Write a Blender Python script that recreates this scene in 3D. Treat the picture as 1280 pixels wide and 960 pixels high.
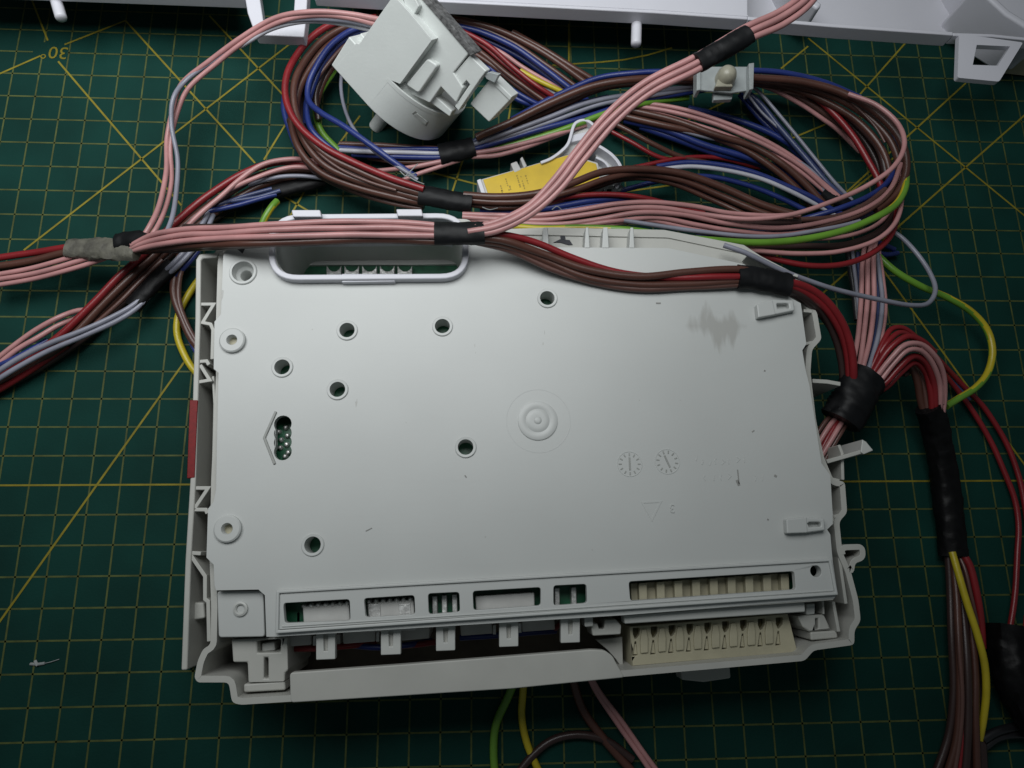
import bpy, bmesh, math, random
from mathutils import Vector, Matrix, noise
from mathutils.geometry import delaunay_2d_cdt
random.seed(7)
S = 0.01                                   # script is written in centimetres
scene = bpy.context.scene
COL = scene.collection
for o in list(bpy.data.objects): bpy.data.objects.remove(o)

# ------------------------------------------------------------------ camera
F = 856.34                                 # focal length in pixels of a 1280 wide picture
CX = (0.99844784, -0.00959172, 0.05486273) # right
CY = (0.00341403, -0.97266583, -0.23218424)# down
CZ = (0.05559015, 0.23201115, -0.97112335) # forward
CC = (18.0415, -20.20705, 24.2544)
cam_d = bpy.data.cameras.new('camera')
cam = bpy.data.objects.new('camera', cam_d); COL.objects.link(cam)
cam_d.sensor_width = 36; cam_d.lens = F / 1280 * 36
cam_d.clip_start = 0.01; cam_d.clip_end = 20
m = Matrix(((CX[0], -CY[0], -CZ[0], CC[0]*S), (CX[1], -CY[1], -CZ[1], CC[1]*S), (CX[2], -CY[2], -CZ[2], CC[2]*S), (0, 0, 0, 1)))
cam.matrix_world = m
scene.camera = cam
scene.render.resolution_x = 1024; scene.render.resolution_y = 768

# ------------------------------------------------------------------ world, lamps, exposure
w = bpy.data.worlds.new('World'); scene.world = w; w.use_nodes = True
bg = w.node_tree.nodes['Background']
bg.inputs[0].default_value = (0.80, 0.95, 1.0, 1); bg.inputs[1].default_value = 0.066
def area(name, loc, target, sx, sy, power, col, spread=180):
    d = bpy.data.lights.new(name, 'AREA'); d.shape = 'RECTANGLE'; d.size = sx; d.size_y = sy
    d.energy = power; d.color = col; d.spread = math.radians(spread)
    o = bpy.data.objects.new(name, d); COL.objects.link(o)
    o.location = Vector(loc)*S
    o.rotation_euler = (Vector(target) - Vector(loc)).to_track_quat('-Z', 'Y').to_euler()
    return o
area('ceiling_lamp', (8, 0.5, 33), (8, 3, 0), 0.36, 0.24, 0.90, (0.965, 0.99, 1.0), 126)
scene.view_settings.view_transform = 'Standard'
scene.view_settings.look = 'None'
scene.view_settings.gamma = 1.0
scene.view_settings.exposure = 0.0
scene.render.engine = 'CYCLES'
scene.cycles.max_bounces = 6

# ------------------------------------------------------------------ materials
def srgb(h):
    def f(c):
        c /= 255
        return c/12.92 if c <= .04045 else ((c+.055)/1.055)**2.4
    return tuple(f(c) for c in h) + (1,)
def mat(name, col, rough=.5, vary=.12, vscale=60, bump=0.0, bscale=400, metal=0.0, spec=.5, dark=None, trans=0.0, detail=6):
    m = bpy.data.materials.new(name); m.use_nodes = True
    nt = m.node_tree; b = nt.nodes['Principled BSDF']
    b.inputs['Roughness'].default_value = rough; b.inputs['Metallic'].default_value = metal
    b.inputs['Specular IOR Level'].default_value = spec
    if trans: b.inputs['Transmission Weight'].default_value = trans
    tc = nt.nodes.new('ShaderNodeTexCoord')
    n = nt.nodes.new('ShaderNodeTexNoise'); n.inputs['Scale'].default_value = vscale; n.inputs['Detail'].default_value = detail
    nt.links.new(tc.outputs['Object'], n.inputs['Vector'])
    r = nt.nodes.new('ShaderNodeValToRGB')
    c = tuple(col[:3]); d = dark or tuple(x*(1-2*vary) for x in c)
    r.color_ramp.elements[0].position = .3; r.color_ramp.elements[0].color = d[:3] + (1,)
    r.color_ramp.elements[1].position = .65; r.color_ramp.elements[1].color = c + (1,)
    nt.links.new(n.outputs['Fac'], r.inputs['Fac']); nt.links.new(r.outputs['Color'], b.inputs['Base Color'])
    if bump:
        n2 = nt.nodes.new('ShaderNodeTexNoise'); n2.inputs['Scale'].default_value = bscale; n2.inputs['Detail'].default_value = 4
        nt.links.new(tc.outputs['Object'], n2.inputs['Vector'])
        bp = nt.nodes.new('ShaderNodeBump'); bp.inputs['Strength'].default_value = bump; bp.inputs['Distance'].default_value = 0.0004
        nt.links.new(n2.outputs['Fac'], bp.inputs['Height']); nt.links.new(bp.outputs['Normal'], b.inputs['Normal'])
    return m
M = {}
M['mat'] = mat('mat_vinyl', (.0042, .038, .030), .75, .18, 30, .25, 1500, spec=.12)
M['line'] = mat('mat_line', (.080, .100, .030), .6, .22, 220, spec=.2)
M['line2'] = mat('mat_diagonal', (.23, .19, .018), .6, .15, 220, spec=.2)
M['table'] = mat('table_wood', (.25, .19, .12), .6)
M['cream'] = mat('plastic_cream', (.50, .51, .485), .42, .05, 40, .05, 900)
M['cream2'] = mat('plastic_tray', (.46, .46, .425), .45, .06, 50, .05, 900)
M['panelw'] = mat('plastic_panel', (.60, .60, .65), .38, .03, 30, .08, 900)
M['sensorw'] = mat('plastic_sensor', (.62, .65, .63), .4, .04, 60, .10, 1200)
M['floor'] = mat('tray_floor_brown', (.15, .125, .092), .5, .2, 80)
M['beige'] = mat('plastic_beige', (.44, .41, .29), .5, .10, 120, .1, 900)
M['conn'] = mat('plastic_connector', (.50, .50, .48), .45, .08, 150)
M['pcb'] = mat('circuit_green', (.012, .12, .055), .35, .25, 300)
M['metal'] = mat('tinned_metal', (.70, .70, .68), .38, .2, 500, .5, 700, metal=.55)
M['slot_dark'] = mat('slot_shade', (.02, .022, .03), .6)  # near-black that paints the shade inside slots
M['brownslot'] = mat('terminal_brown', (.085, .070, .022), .45, .2, 400)
M['redtag'] = mat('red_sticker', (.19, .006, .007), .45, .12, 900, spec=.25)
M['yellow'] = mat('yellow_label', (.62, .42, .008), .5, .10, 120)
M['ink'] = mat('label_ink', (.33, .23, .02), .6)
M['grey_arrow'] = mat('moulded_grey', (.33, .34, .32), .5)
M['clip'] = mat('nylon_clip', (.50, .54, .54), .35, .08, 200, trans=.35)
M['clip2'] = mat('nylon_plug', (.48, .46, .36), .35, .12, 200, trans=.25)
M['tape'] = mat('black_tape', (.006, .0065, .0075), .5, .2, 200, .22, 260, spec=.22)
M['greytape'] = mat('worn_grey_tape', (.13, .125, .10), .55, .30, 250, .8, 500, dark=(.05, .047, .04))
M['tube'] = mat('black_sleeve', (.005, .005, .0055), .45, .25, 300, .35, 350, spec=.16)
M['edge'] = mat('dusty_edge', (.16, .16, .16), .6, .3, 700, .8, 1500, dark=(.03, .03, .03))
M['lint'] = mat('white_lint', (.30, .32, .32), .9)
M['soot'] = mat('dark_fleck', (.28, .28, .265), .8)
WC = {'p': (.49, .245, .24), 'n': (.088, .036, .026), 'r': (.22, .014, .018), 'b': (.018, .034, .17), 'g': (.25, .255, .31),
      'e': (.13, .29, .03), 'y': (.50, .40, .02), 'k': (.014, .014, .016), 'd': (.040, .022, .020), 'w': (.50, .50, .55), 'm': (.115, .056, .046), 's': (.045, .06, .14)}
WN = {'p': 'pink', 'n': 'brown', 'r': 'red', 'b': 'blue', 'g': 'grey', 'e': 'green', 'y': 'yellow', 'k': 'black', 'd': 'dark_brown', 'w': 'pale_grey', 'm': 'mauve_brown', 's': 'slate_blue'}
for k, c in WC.items(): M['w_'+k] = mat('wire_'+WN[k], c, .34, .12, 90, .08, 700)

# cover plastic: scuffs, specks and the brown smear by the upper latch
def cover_material(stain):
    m = mat('plastic_cover', (.505, .52, .505), .40, .03, 25, .03, 1000)
    nt = m.node_tree; b = nt.nodes['Principled BSDF']; L = nt.links
    src = b.inputs['Base Color'].links[0].from_socket
    tc = next(n for n in nt.nodes if n.type == 'TEX_COORD')
    # fine dirt specks
    n1 = nt.nodes.new('ShaderNodeTexNoise'); n1.inputs['Scale'].default_value = 420; n1.inputs['Detail'].default_value = 2
    L.new(tc.outputs['Object'], n1.inputs['Vector'])
    r1 = nt.nodes.new('ShaderNodeMapRange'); r1.inputs[1].default_value = .78; r1.inputs[2].default_value = .84; r1.inputs[4].default_value = .6
    L.new(n1.outputs['Fac'], r1.inputs[0])
    # brushed scratches
    mp = nt.nodes.new('ShaderNodeMapping'); mp.inputs['Scale'].default_value = (30, 600, 100); mp.inputs['Rotation'].default_value = (0, 0, .12)
    L.new(tc.outputs['Object'], mp.inputs['Vector'])
    n2 = nt.nodes.new('ShaderNodeTexNoise'); n2.inputs['Scale'].default_value = 1; n2.inputs['Detail'].default_value = 3
    L.new(mp.outputs['Vector'], n2.inputs['Vector'])
    r2 = nt.nodes.new('ShaderNodeMapRange'); r2.inputs[1].default_value = .60; r2.inputs[2].default_value = .80; r2.inputs[4].default_value = .035
    L.new(n2.outputs['Fac'], r2.inputs[0])
    # smear: ragged upper edge, drips below
    def mth(op, x, y=None, z=None):
        n = nt.nodes.new('ShaderNodeMath'); n.operation = op
        for i, q in enumerate((x, y, z)):
            if q is None: continue
            if isinstance(q, (int, float)): n.inputs[i].default_value = q
            else: L.new(q, n.inputs[i])
        return n.outputs[0]
    sx = nt.nodes.new('ShaderNodeSeparateXYZ'); L.new(tc.outputs['Object'], sx.inputs[0])
    uu = mth('DIVIDE', mth('SUBTRACT', sx.outputs[0], stain[0]), .0105); vv = mth('DIVIDE', mth('SUBTRACT', sx.outputs[1], stain[1]), .0062)
    cb = nt.nodes.new('ShaderNodeCombineXYZ'); L.new(mth('MULTIPLY', uu, 2.3), cb.inputs[0]); L.new(mth('MULTIPLY', vv, .25), cb.inputs[1])
    n3 = nt.nodes.new('ShaderNodeTexNoise'); n3.inputs['Scale'].default_value = 1.3; n3.inputs['Detail'].default_value = 4; L.new(cb.outputs[0], n3.inputs['Vector'])
    env = mth('SUBTRACT', 1.0, mth('MULTIPLY', uu, uu))
    edge = mth('SUBTRACT', mth('MULTIPLY', env, mth('MULTIPLY_ADD', n3.outputs['Fac'], 4.2, -1.15)), mth('ABSOLUTE', mth('ADD', vv, .15)))
    r3 = nt.nodes.new('ShaderNodeMapRange'); r3.inputs[1].default_value = 0; r3.inputs[2].default_value = .6; r3.inputs[4].default_value = .5
    L.new(edge, r3.inputs[0])
    def mix(fac, a, col):
        x = nt.nodes.new('ShaderNodeMix'); x.data_type = 'RGBA'
        L.new(fac, x.inputs[0]); L.new(a, x.inputs[6]); x.inputs[7].default_value = col
        return x.outputs[2]
    c = mix(r1.outputs[0], src, (.22, .21, .18, 1))
    c = mix(r2.outputs[0], c, (.25, .24, .22, 1))
    c = mix(r3.outputs[0], c, (.26, .25, .225, 1))
    L.new(c, b.inputs['Base Color'])
    return m

# ------------------------------------------------------------------ geometry helpers
def ray(px, py):
    u = (px-640)/F; v = (py-480)/F
    return Vector((CX[0]*u+CY[0]*v+CZ[0], CX[1]*u+CY[1]*v+CZ[1], CX[2]*u+CY[2]*v+CZ[2]))
CV = Vector(CC)
def U(px, py, z=0.0):                      # point at height z that the photo shows at (px, py)
    d = ray(px, py); t = (z-CC[2])/d.z
    return CV + d*t
def UP(px, py, p0, n):                     # the same on any plane
    d = ray(px, py); t = (p0-CV).dot(n)/d.dot(n)
    return CV + d*t
def XY(pts, z): return [tuple(U(x, y, z)[:2]) for x, y in pts]
def circ(c, z, r, n=28):
    p = U(c[0], c[1], z)
    return [(p.x+r*math.cos(2*math.pi*i/n), p.y+r*math.sin(2*math.pi*i/n)) for i in range(n)]
def scaled(xy, k):
    cx = sum(p[0] for p in xy)/len(xy); cy = sum(p[1] for p in xy)/len(xy)
    return [(cx+(p[0]-cx)*k, cy+(p[1]-cy)*k) for p in xy]
def rounded(xy, r, n=5):
    out = []; N = len(xy)
    for i in range(N):
        a, b, c = Vector(xy[i-1]), Vector(xy[i]), Vector(xy[(i+1) % N])
        d1 = (a-b); d2 = (c-b); rr = min(r, d1.length*.45, d2.length*.45)
        p1 = b+d1.normalized()*rr; p2 = b+d2.normalized()*rr
        for k in range(n+1):
            t = k/n; out.append(tuple((1-t)**2*p1+2*t*(1-t)*b+t*t*p2))
    return out
ORG = {}
def thing(name, loc, label, cat, group=None):
    o = bpy.data.objects.new(name, None); COL.objects.link(o); o.empty_display_size = .01
    o.location = Vector(loc)*S; ORG[o.name] = Vector(loc)
    o['label'] = label; o['category'] = cat
    if group: o['group'] = group
    return o
def obj(name, verts, faces, material, parent=None, smooth=None, bevel=0, seg=2, fmat=None):
    org = ORG[parent.name] if parent else Vector((0, 0, 0))
    me = bpy.data.meshes.new(name)
    me.from_pydata([tuple((Vector(v)-org)*S) for v in verts], [], faces)
    bm = bmesh.new(); bm.from_mesh(me); bmesh.ops.recalc_face_normals(bm, faces=bm.faces); bm.to_mesh(me); bm.free()
    mats = material if isinstance(material, list) else [material]
    for x in mats: me.materials.append(x)
    if fmat: me.polygons.foreach_set('material_index', fmat)
    if smooth:
        me.polygons.foreach_set('use_smooth', [True]*len(me.polygons))
        if smooth < 180: me.set_sharp_from_angle(angle=math.radians(smooth))
    o = bpy.data.objects.new(name, me); COL.objects.link(o)
    ORG[o.name] = org
    if parent: o.parent = parent
    if bevel:
        b = o.modifiers.new('bevel', 'BEVEL'); b.width = bevel*S; b.segments = seg; b.limit_method = 'ANGLE'; b.angle_limit = math.radians(38)
        if smooth is None:
            me.polygons.foreach_set('use_smooth', [True]*len(me.polygons)); me.set_sharp_from_angle(angle=math.radians(30))
            b.harden_normals = True
    return o
def inside(p, poly):
    x, y = p; c = False; j = len(poly)-1
    for i in range(len(poly)):
        xi, yi = poly[i]; xj, yj = poly[j]
        if (yi > y) != (yj > y) and x < (xj-xi)*(y-yi)/(yj-yi)+xi: c = not c
        j = i
    return c
def solid(outer, holes, z1, z0):
    """prism with holes from xy loops"""
    loops = [list(outer)]+[list(h) for h in holes]; pts = []; idx = []
    for lp in loops:
        idx.append(list(range(len(pts), len(pts)+len(lp)))); pts += [tuple(p) for p in lp]
    if holes:
        ed = [(lp[i-1], lp[i]) for lp in idx for i in range(len(lp))]
        vo, eo, fo = delaunay_2d_cdt([Vector(p) for p in pts], ed, [], 0, 1e-6)[:3]
        pts = [tuple(p) for p in vo]; tri = []; ec = {}
        for t in fo:
            c = (sum(pts[i][0] for i in t)/3, sum(pts[i][1] for i in t)/3)
            if inside(c, loops[0]) and not any(inside(c, h) for h in loops[1:]): tri.append(list(t))
        for t in tri:
            for k in range(3):
                e = (t[k], t[(k+1) % 3])
                if (e[1], e[0]) in ec: del ec[(e[1], e[0])]
                else: ec[e] = 1
        rim = list(ec)
    else:
        tri = [list(range(len(pts)))]; rim = [(i-1 if i else len(pts)-1, i) for i in range(len(pts))]
    n = len(pts)
    verts = [(x, y, z1) for x, y in pts]+[(x, y, z0) for x, y in pts]
    faces = [t for t in tri]+[[i+n for i in reversed(t)] for t in tri]
    faces += [[b, a, a+n, b+n] for a, b in rim]
    return verts, faces
def prism(name, pts, z1, z0, material, parent, holes=(), bevel=.03, rnd=0, px=True, seg=2):
    xy = XY(pts, z1) if px else pts
    if rnd: xy = rounded(xy, rnd)
    v, f = solid(xy, holes, z1, z0)
    return obj(name, v, f, material, parent, bevel=bevel, seg=seg)
def strip(xy, wd, closed=False, side=0):
    """two offset outlines of a path; side 0 centred, 1 inward/left only"""
    N = len(xy); L = []; R = []
    for i in range(N):
        p = Vector(xy[i])
        a = Vector(xy[i-1]) if (closed or i > 0) else None
        c = Vector(xy[(i+1) % N]) if (closed or i < N-1) else None
        d1 = (p-a).normalized() if a is not None else (c-p).normalized()
        d2 = (c-p).normalized() if c is not None else d1
        n1 = Vector((-d1.y, d1.x)); n2 = Vector((-d2.y, d2.x)); mm = n1+n2
        if mm.length < 1e-6: mm = n1
        mm.normalize(); k = 1/max(.45, mm.dot(n1))
        L.append(tuple(p+mm*k*wd*(.5 if side == 0 else (1 if side > 0 else 0)))); R.append(tuple(p-mm*k*wd*(.5 if side == 0 else (0 if side > 0 else 1))))
    return L, R
def curve(pts, z, step=.08): return [tuple(p[:2]) for p in spline([U(x, y, z) for x, y in pts], step)]
def wall(name, pts, z1, z0, wd, material, parent, closed=False, side=0, bevel=.025, px=True, seg=2):
    xy = XY(pts, z1) if px else pts
    L, R = strip(xy, wd, closed, side); N = len(L)
    verts = [(x, y, z1) for x, y in L]+[(x, y, z1) for x, y in R]+[(x, y, z0) for x, y in L]+[(x, y, z0) for x, y in R]
    faces = []
    rng = range(N) if closed else range(N-1)
    for i in rng:
        j = (i+1) % N
        faces += [[i, j, N+j, N+i], [2*N+i, 3*N+i, 3*N+j, 2*N+j], [i, 2*N+i, 2*N+j, j], [N+i, N+j, 3*N+j, 3*N+i]]
    if not closed: faces += [[0, N, 3*N, 2*N], [N-1, 3*N-1, 4*N-1, 2*N-1]]
    return obj(name, verts, faces, material, parent, bevel=bevel, seg=seg)
def lathe(name, c, prof, material, parent, n=36, z=None, tilt=None, smooth=35):
    """revolve (r, z) about a vertical axis through the point seen at pixel c at height z"""
    p = U(c[0], c[1], prof[0][1] if z is None else z); verts = []; faces = []
    for r, h in prof:
        for i in range(n):
            a = 2*math.pi*i/n; verts.append((p.x+r*math.cos(a), p.y+r*math.sin(a), h))
    for k in range(len(prof)-1):
        for i in range(n):
            j = (i+1) % n; faces.append([k*n+i, k*n+j, (k+1)*n+j, (k+1)*n+i])
    if prof[-1][0] < .9e9 and prof[-1][0] > 0 and prof[-1][0] < .02: faces.append([(len(prof)-1)*n+i for i in range(n)])
    return obj(name, verts, faces, material, parent, smooth=smooth)
def spline(P, step=.14):
    P = [Vector(p) for p in P]
    if len(P) == 2: P = [P[0], (P[0]+P[1])/2, P[1]]
    Q = [P[0]*2-P[1]]+P+[P[-1]*2-P[-2]]; out = []
    for i in range(1, len(Q)-2):
        p0, p1, p2, p3 = Q[i-1:i+3]
        t0 = 0; t1 = t0+max(1e-4, (p1-p0).length)**.5; t2 = t1+max(1e-4, (p2-p1).length)**.5; t3 = t2+max(1e-4, (p3-p2).length)**.5
        n = max(2, int((p2-p1).length/step))
        for k in range(n):
            t = t1+(t2-t1)*k/n
            A1 = p0*((t1-t)/(t1-t0))+p1*((t-t0)/(t1-t0)); A2 = p1*((t2-t)/(t2-t1))+p2*((t-t1)/(t2-t1)); A3 = p2*((t3-t)/(t3-t2))+p3*((t-t2)/(t3-t2))
            B1 = A1*((t2-t)/(t2-t0))+A2*((t-t0)/(t2-t0)); B2 = A2*((t3-t)/(t3-t1))+A3*((t-t1)/(t3-t1))
            out.append(B1*((t2-t)/(t2-t1))+B2*((t-t1)/(t2-t1)))
    out.append(P[-1]); return out
def tube(name, P, rad, material, parent, sides=10, flat=1.0, radf=None, fmatf=None, cap=True, smooth=60):
    """swept round section; lateral axis stays horizontal, flat squeezes the height"""
    N = len(P); verts = []; faces = []; fm = []
    for i in range(N):
        t = (P[min(i+1, N-1)]-P[max(i-1, 0)]).normalized()
        s = t.cross(Vector((0, 0, 1)))
        if s.length < 1e-3: s = Vector((1, 0, 0))
        s.normalize(); u = s.cross(t)
        for k in range(sides):
            a = 2*math.pi*k/sides
            r = rad if radf is None else radf(i/(N-1), a)
            verts.append(P[i]+s*(r*math.cos(a))+u*(r*flat*math.sin(a)))
    for i in range(N-1):
        for k in range(sides):
            j = (k+1) % sides; faces.append([i*sides+k, i*sides+j, (i+1)*sides+j, (i+1)*sides+k])
            fm.append(fmatf(i, k) if fmatf else 0)
    if cap:
        faces.append([k for k in reversed(range(sides))]); faces.append([(N-1)*sides+k for k in range(sides)]); fm += [0, 0]
    return obj(name, verts, faces, material, parent, smooth=smooth, fmat=fm if fmatf else None)
def W(parent, col, path, r=.085, wob=.028, ph=.3, tw=.004):
    P = spline([U(*p) for p in path]); s = random.uniform(0, 100)
    for i, p in enumerate(P):
        q = p*.55; p += Vector((noise.noise(q+Vector((s, 0, 0))), noise.noise(q+Vector((0, s, 0))), .5*noise.noise(q+Vector((0, 0, s)))))*wob
        p.z = max(p.z, r+.02)
    if col == 'E':      # green and yellow earth wire: two colours running round the sleeve
        return tube('wire', P, r, [M['w_e'], M['w_y']], parent, sides=16, fmatf=lambda i, k: 1 if ((k/16+i*tw+ph) % 1) < .38 else 0)
    return tube('wire', P, r, M['w_'+col], parent)
def fan(parent, path, specs):
    """several wires along one path: (colour, offset px across start, end, dz, radius)"""
    n = len(path)
    for sp in specs:
        col, o0, o1, dz = sp[:4]; r = sp[4] if len(sp) > 4 else .085
        pts = []
        for i, (x, y, z) in enumerate(path):
            a = path[max(i-1, 0)]; b = path[min(i+1, n-1)]
            dx, dy = b[0]-a[0], b[1]-a[1]; l = math.hypot(dx, dy); t = i/(n-1)
            o = o0+(o1-o0)*t+random.uniform(-1, 1)*.9
            pts.append((x-dy/l*o, y+dx/l*o, z+dz+random.uniform(-.03, .03)))
        W(parent, col, pts, r)
def tape(parent, path, rad, flat=.7, material='tape', name='tape', wraps=3.0, rag=.09):
    P = spline([U(*p) for p in path], .07); s = random.uniform(0, 50)
    def rf(t, a):
        x = (t*wraps+a/(2*math.pi)) % 1
        return rad*(1-.05*x+rag*noise.noise(Vector((t*4+s, math.cos(a)*1.5, math.sin(a)*1.5)))+rag*.6*noise.noise(Vector((t*16+s, math.cos(a)*4, math.sin(a)*4))))
    return tube(name, P, rad, M[material], parent, sides=28, flat=flat, radf=rf, smooth=40)

# ================================================================== setting
tb = obj('table', [(-40, -60, -.6), (80, -60, -.6), (80, 40, -.6), (-40, 40, -.6)], [[0, 1, 2, 3]], M['table']); tb['kind'] = 'structure'

# ------------------------------------------------------------------ cutting mat
cm = thing('cutting_mat', (18, -12, -.3), 'dark green self-healing cutting mat with a yellow centimetre grid under everything', 'cutting mat')
MX0, MX1, MY0, MY1 = -12, 50, -36, 6
prism('mat_sheet', [(MX0, MY0), (MX1, MY0), (MX1, MY1), (MX0, MY1)], 0, -.3, M['mat'], cm, px=False, bevel=.05)
def lines(name, segs, z, wd, material, parent):
    v = []; f = []
    for a, b in segs:
        a = Vector(a[:2]); b = Vector(b[:2]); d = (b-a).normalized(); n = Vector((-d.y, d.x))*wd/2; k = len(v)
        v += [(*(a+n), z), (*(b+n), z), (*(b-n), z), (*(a-n), z)]; f.append([k, k+1, k+2, k+3])
    return obj(name, v, f, material, parent)
segs = []
for i in range(MX0+1, MX1):
    if i == 1: segs += [((i, MY0+1), (i, -1.22)), ((i, -.55), (i, MY1-1))]
    else: segs.append(((i, MY0+1), (i, MY1-1)))
for j in range(MY0+1, MY1):
    if j == -1: segs += [((MX0+1, j), (.62, j)), ((1.95, j), (MX1-1, j))]
    elif j != -18: segs.append(((MX0+1, j), (MX1-1, j)))
lines('printed_grid', segs, .008, .058, M['line'], cm)
lines('printed_bold_line', [((MX0+1, -18), (MX1-1, -18))], .012, .062, M['line2'], cm)
diag = [((157, 26), (319, 204)), ((73, 77), (227, 257)), ((30, 313), (364, 54)), ((-40, 110), (51, 70)), ((81, 56), (157, 26)), ((40, 0), (60, 51)), ((262, 20), (420, 190)),
        ((-30, 819), (231, 452)), ((1010, 48), (1300, 286)), ((1135, 50), (1066, 128)), ((1207, 104), (960, 330)), ((1300, 127), (1020, 374)), ((1085, 312), (1300, 608)),
        ((976, 86), (1010, 58)), ((380, 118), (330, 200)), ((540, 216), (640, 242)), ((580, 196), (562, 250)), ((420, 185), (450, 145)), ((345, 240), (430, 290)), ((395, 215), (360, 275)),
        ((711, 30), (711, 85)), ((860, 150), (905, 128)), ((985, 175), (1045, 150)), ((780, 240), (850, 230)), ((620, 160), (700, 150)),
        ((640, 120), (632, 175)), ((1050, 250), (1120, 195))]
for a, b in diag: lines('printed_diagonal', [(U(*a), U(*b))], .016, .070, M['line2'], cm)
arc = [(690, 82), (720, 80), (750, 78), (780, 75), (810, 69), (840, 60)]
for a, b in zip(arc, arc[1:]): lines('printed_arc', [(U(*a), U(*b))], .018, .07, M['line2'], cm)
def text_mesh(name, body, c, z, size, rot, material, parent, depth=.004, mirror=False):
    cu = bpy.data.curves.new(name, 'FONT'); cu.body = body; cu.size = size; cu.align_x = 'CENTER'; cu.align_y = 'CENTER'; cu.extrude = depth; cu.resolution_u = 3
    t = bpy.data.objects.new('tmp', cu); COL.objects.link(t)
    me = bpy.data.meshes.new_from_object(t.evaluated_get(bpy.context.evaluated_depsgraph_get()))
    bpy.data.objects.remove(t); p = U(c[0], c[1], z); ca, sa = math.cos(rot), math.sin(rot); sx = -1 if mirror else 1
    vs = [(p.x+sx*v.co.x*ca-v.co.y*sa, p.y+sx*v.co.x*sa+v.co.y*ca, z+v.co.z) for v in me.vertices]
    fs = [list(q.vertices) for q in me.polygons]; bpy.data.meshes.remove(me)
    return obj(name, vs, fs, material, parent)
text_mesh('printed_degree_mark', '30°', (68, 65), .016, .78, math.pi-.03, M['line2'], cm)
# fluff lying on the mat
lf = thing('lint_fluff', U(46, 829, 0), 'tiny wisp of white fluff on the mat at lower left', 'lint')
for a, b, r in [((38, 830, .02), (56, 829, .03), .045), ((50, 830, .03), (74, 824, .03), .012), ((44, 826, .02), (47, 832, .05), .05)]:
    tube('fibre', spline([U(*a), U((a[0]+b[0])/2, (a[1]+b[1])/2+.8, .05), U(*b)], .05), r, M['lint'], lf, sides=6)

# ================================================================== control module
ZP, ZR = 4.0, 3.6
md = thing('control_module', U(650, 600, 0), 'large off-white plastic control unit lying face down in the middle of the mat', 'control module')
M['cover'] = cover_material([c*S for c in (U(895, 404, ZP)-U(650, 600, 0))[:2]])
outline = [(274, 314), (330, 306), (342, 280), (355, 274), (500, 271), (585, 274), (600, 286), (690, 288), (835, 291), (935, 312), (1000, 345), (1008, 378), (1021, 389), (1027, 424), (1015, 437), (1013, 465),
           (1020, 525), (1030, 572), (1042, 600), (1056, 602), (1059, 641), (1049, 652), (1053, 690), (1063, 712), (1073, 750), (1076, 776),
           (1068, 788), (1068, 806), (1017, 813), (1006, 826), (779, 846), (640, 860), (300, 881), (290, 878), (286, 853), (247, 853), (243, 847), (247, 826), (254, 811), (263, 806), (264, 760), (262, 700), (264, 600), (270, 470), (270, 400), (272, 330)]
oxy = XY(outline, ZR)
tray = wall('tray', rounded(oxy, .12, 3), ZR, .02, .17, M['cream2'], md, closed=True, side=-1, px=False, bevel=.05)
left_wall = [(285, 310), (273, 312), (269, 319), (251, 320), (248, 325), (247, 400), (244, 500), (241, 600), (235, 700), (230, 838)]
wall('side_wall', left_wall, ZR, .02, .17, M['cream2'], md, bevel=.05)
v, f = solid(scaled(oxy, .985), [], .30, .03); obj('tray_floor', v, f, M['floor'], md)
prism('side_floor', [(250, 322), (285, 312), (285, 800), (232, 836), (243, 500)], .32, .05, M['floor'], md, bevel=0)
wall('corner_nib', rounded(XY([(1050, 684.5), (1078, 683.5), (1079, 697), (1066, 701), (1064, 716)], ZR), .22, 5), ZR+.004, .02, .17, M['cream2'], md, px=False, bevel=.05)
# wide front lip
prism('front_lip', [(362, 841), (500, 831), (640, 820), (740, 812), (756, 813), (766, 820), (771, 830), (781, 847), (640, 861), (500, 870), (363, 878.5)], ZR+.03, ZR-.25, M['cream2'], md, bevel=.09, rnd=.10, seg=3)

# cover plate with all its openings
win = {'a': [(354, 754), (437, 749), (438, 776), (356, 779)], 'b': [(455, 748), (518, 744), (519, 768), (457, 772)], 'c': [(535, 742), (574, 740), (575, 765), (536, 768)],
       'd': [(591, 739), (676, 734), (676, 757), (592, 763)], 'e': [(692, 732), (733, 730), (734, 754), (692, 757)], 'f': [(786, 727), (993, 714), (995, 737), (788, 751)]}
wxy = [rounded(XY(p, ZP+.1), .09, 4) for p in win.values()]
bores = [(434, 413), (553, 408), (353, 459), (422, 487), (582, 559), (391, 681), (684, 373)]
outer = [(279, 319), (284, 312), (335, 309), (600, 306), (690, 309), (835, 310), (930, 330), (988, 372), (1001, 379), (1008, 430), (1003, 438), (1007, 462), (1012, 482), (1027, 579), (1038, 594),
         (1041, 643), (1041, 655), (1034, 662), (1038, 668), (1041, 702), (1047, 741), (1043, 748), (780, 769), (345, 796), (333, 796), (331, 744), (323, 737), (270, 738), (268, 731), (267, 706), (258, 697), (260, 636), (267, 627),
         (270, 612), (271, 560), (273, 466), (267, 461), (268, 402), (276, 393)]
lobes = []
cen = [U(353.5, y, ZP) for y in (530, 541.5, 553, 564.5)]; rl = .255
def arcp(c, a0, a1, n): return [(c.x+rl*math.cos(math.radians(a0+(a1-a0)*k/n)), c.y+rl*math.sin(math.radians(a0+(a1-a0)*k/n))) for k in range(n+1)]
lobes = arcp(cen[0], 212, -32, 12)+arcp(cen[1], 32, -32, 5)+arcp(cen[2], 32, -32, 5)+arcp(cen[3], 32, -212, 12)+arcp(cen[2], 212-64, 212, 5)+arcp(cen[1], 212-64, 212, 5)
ringp = [(338, 276), (352, 268), (566, 266), (581, 274), (584, 347), (337, 349)]
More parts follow.
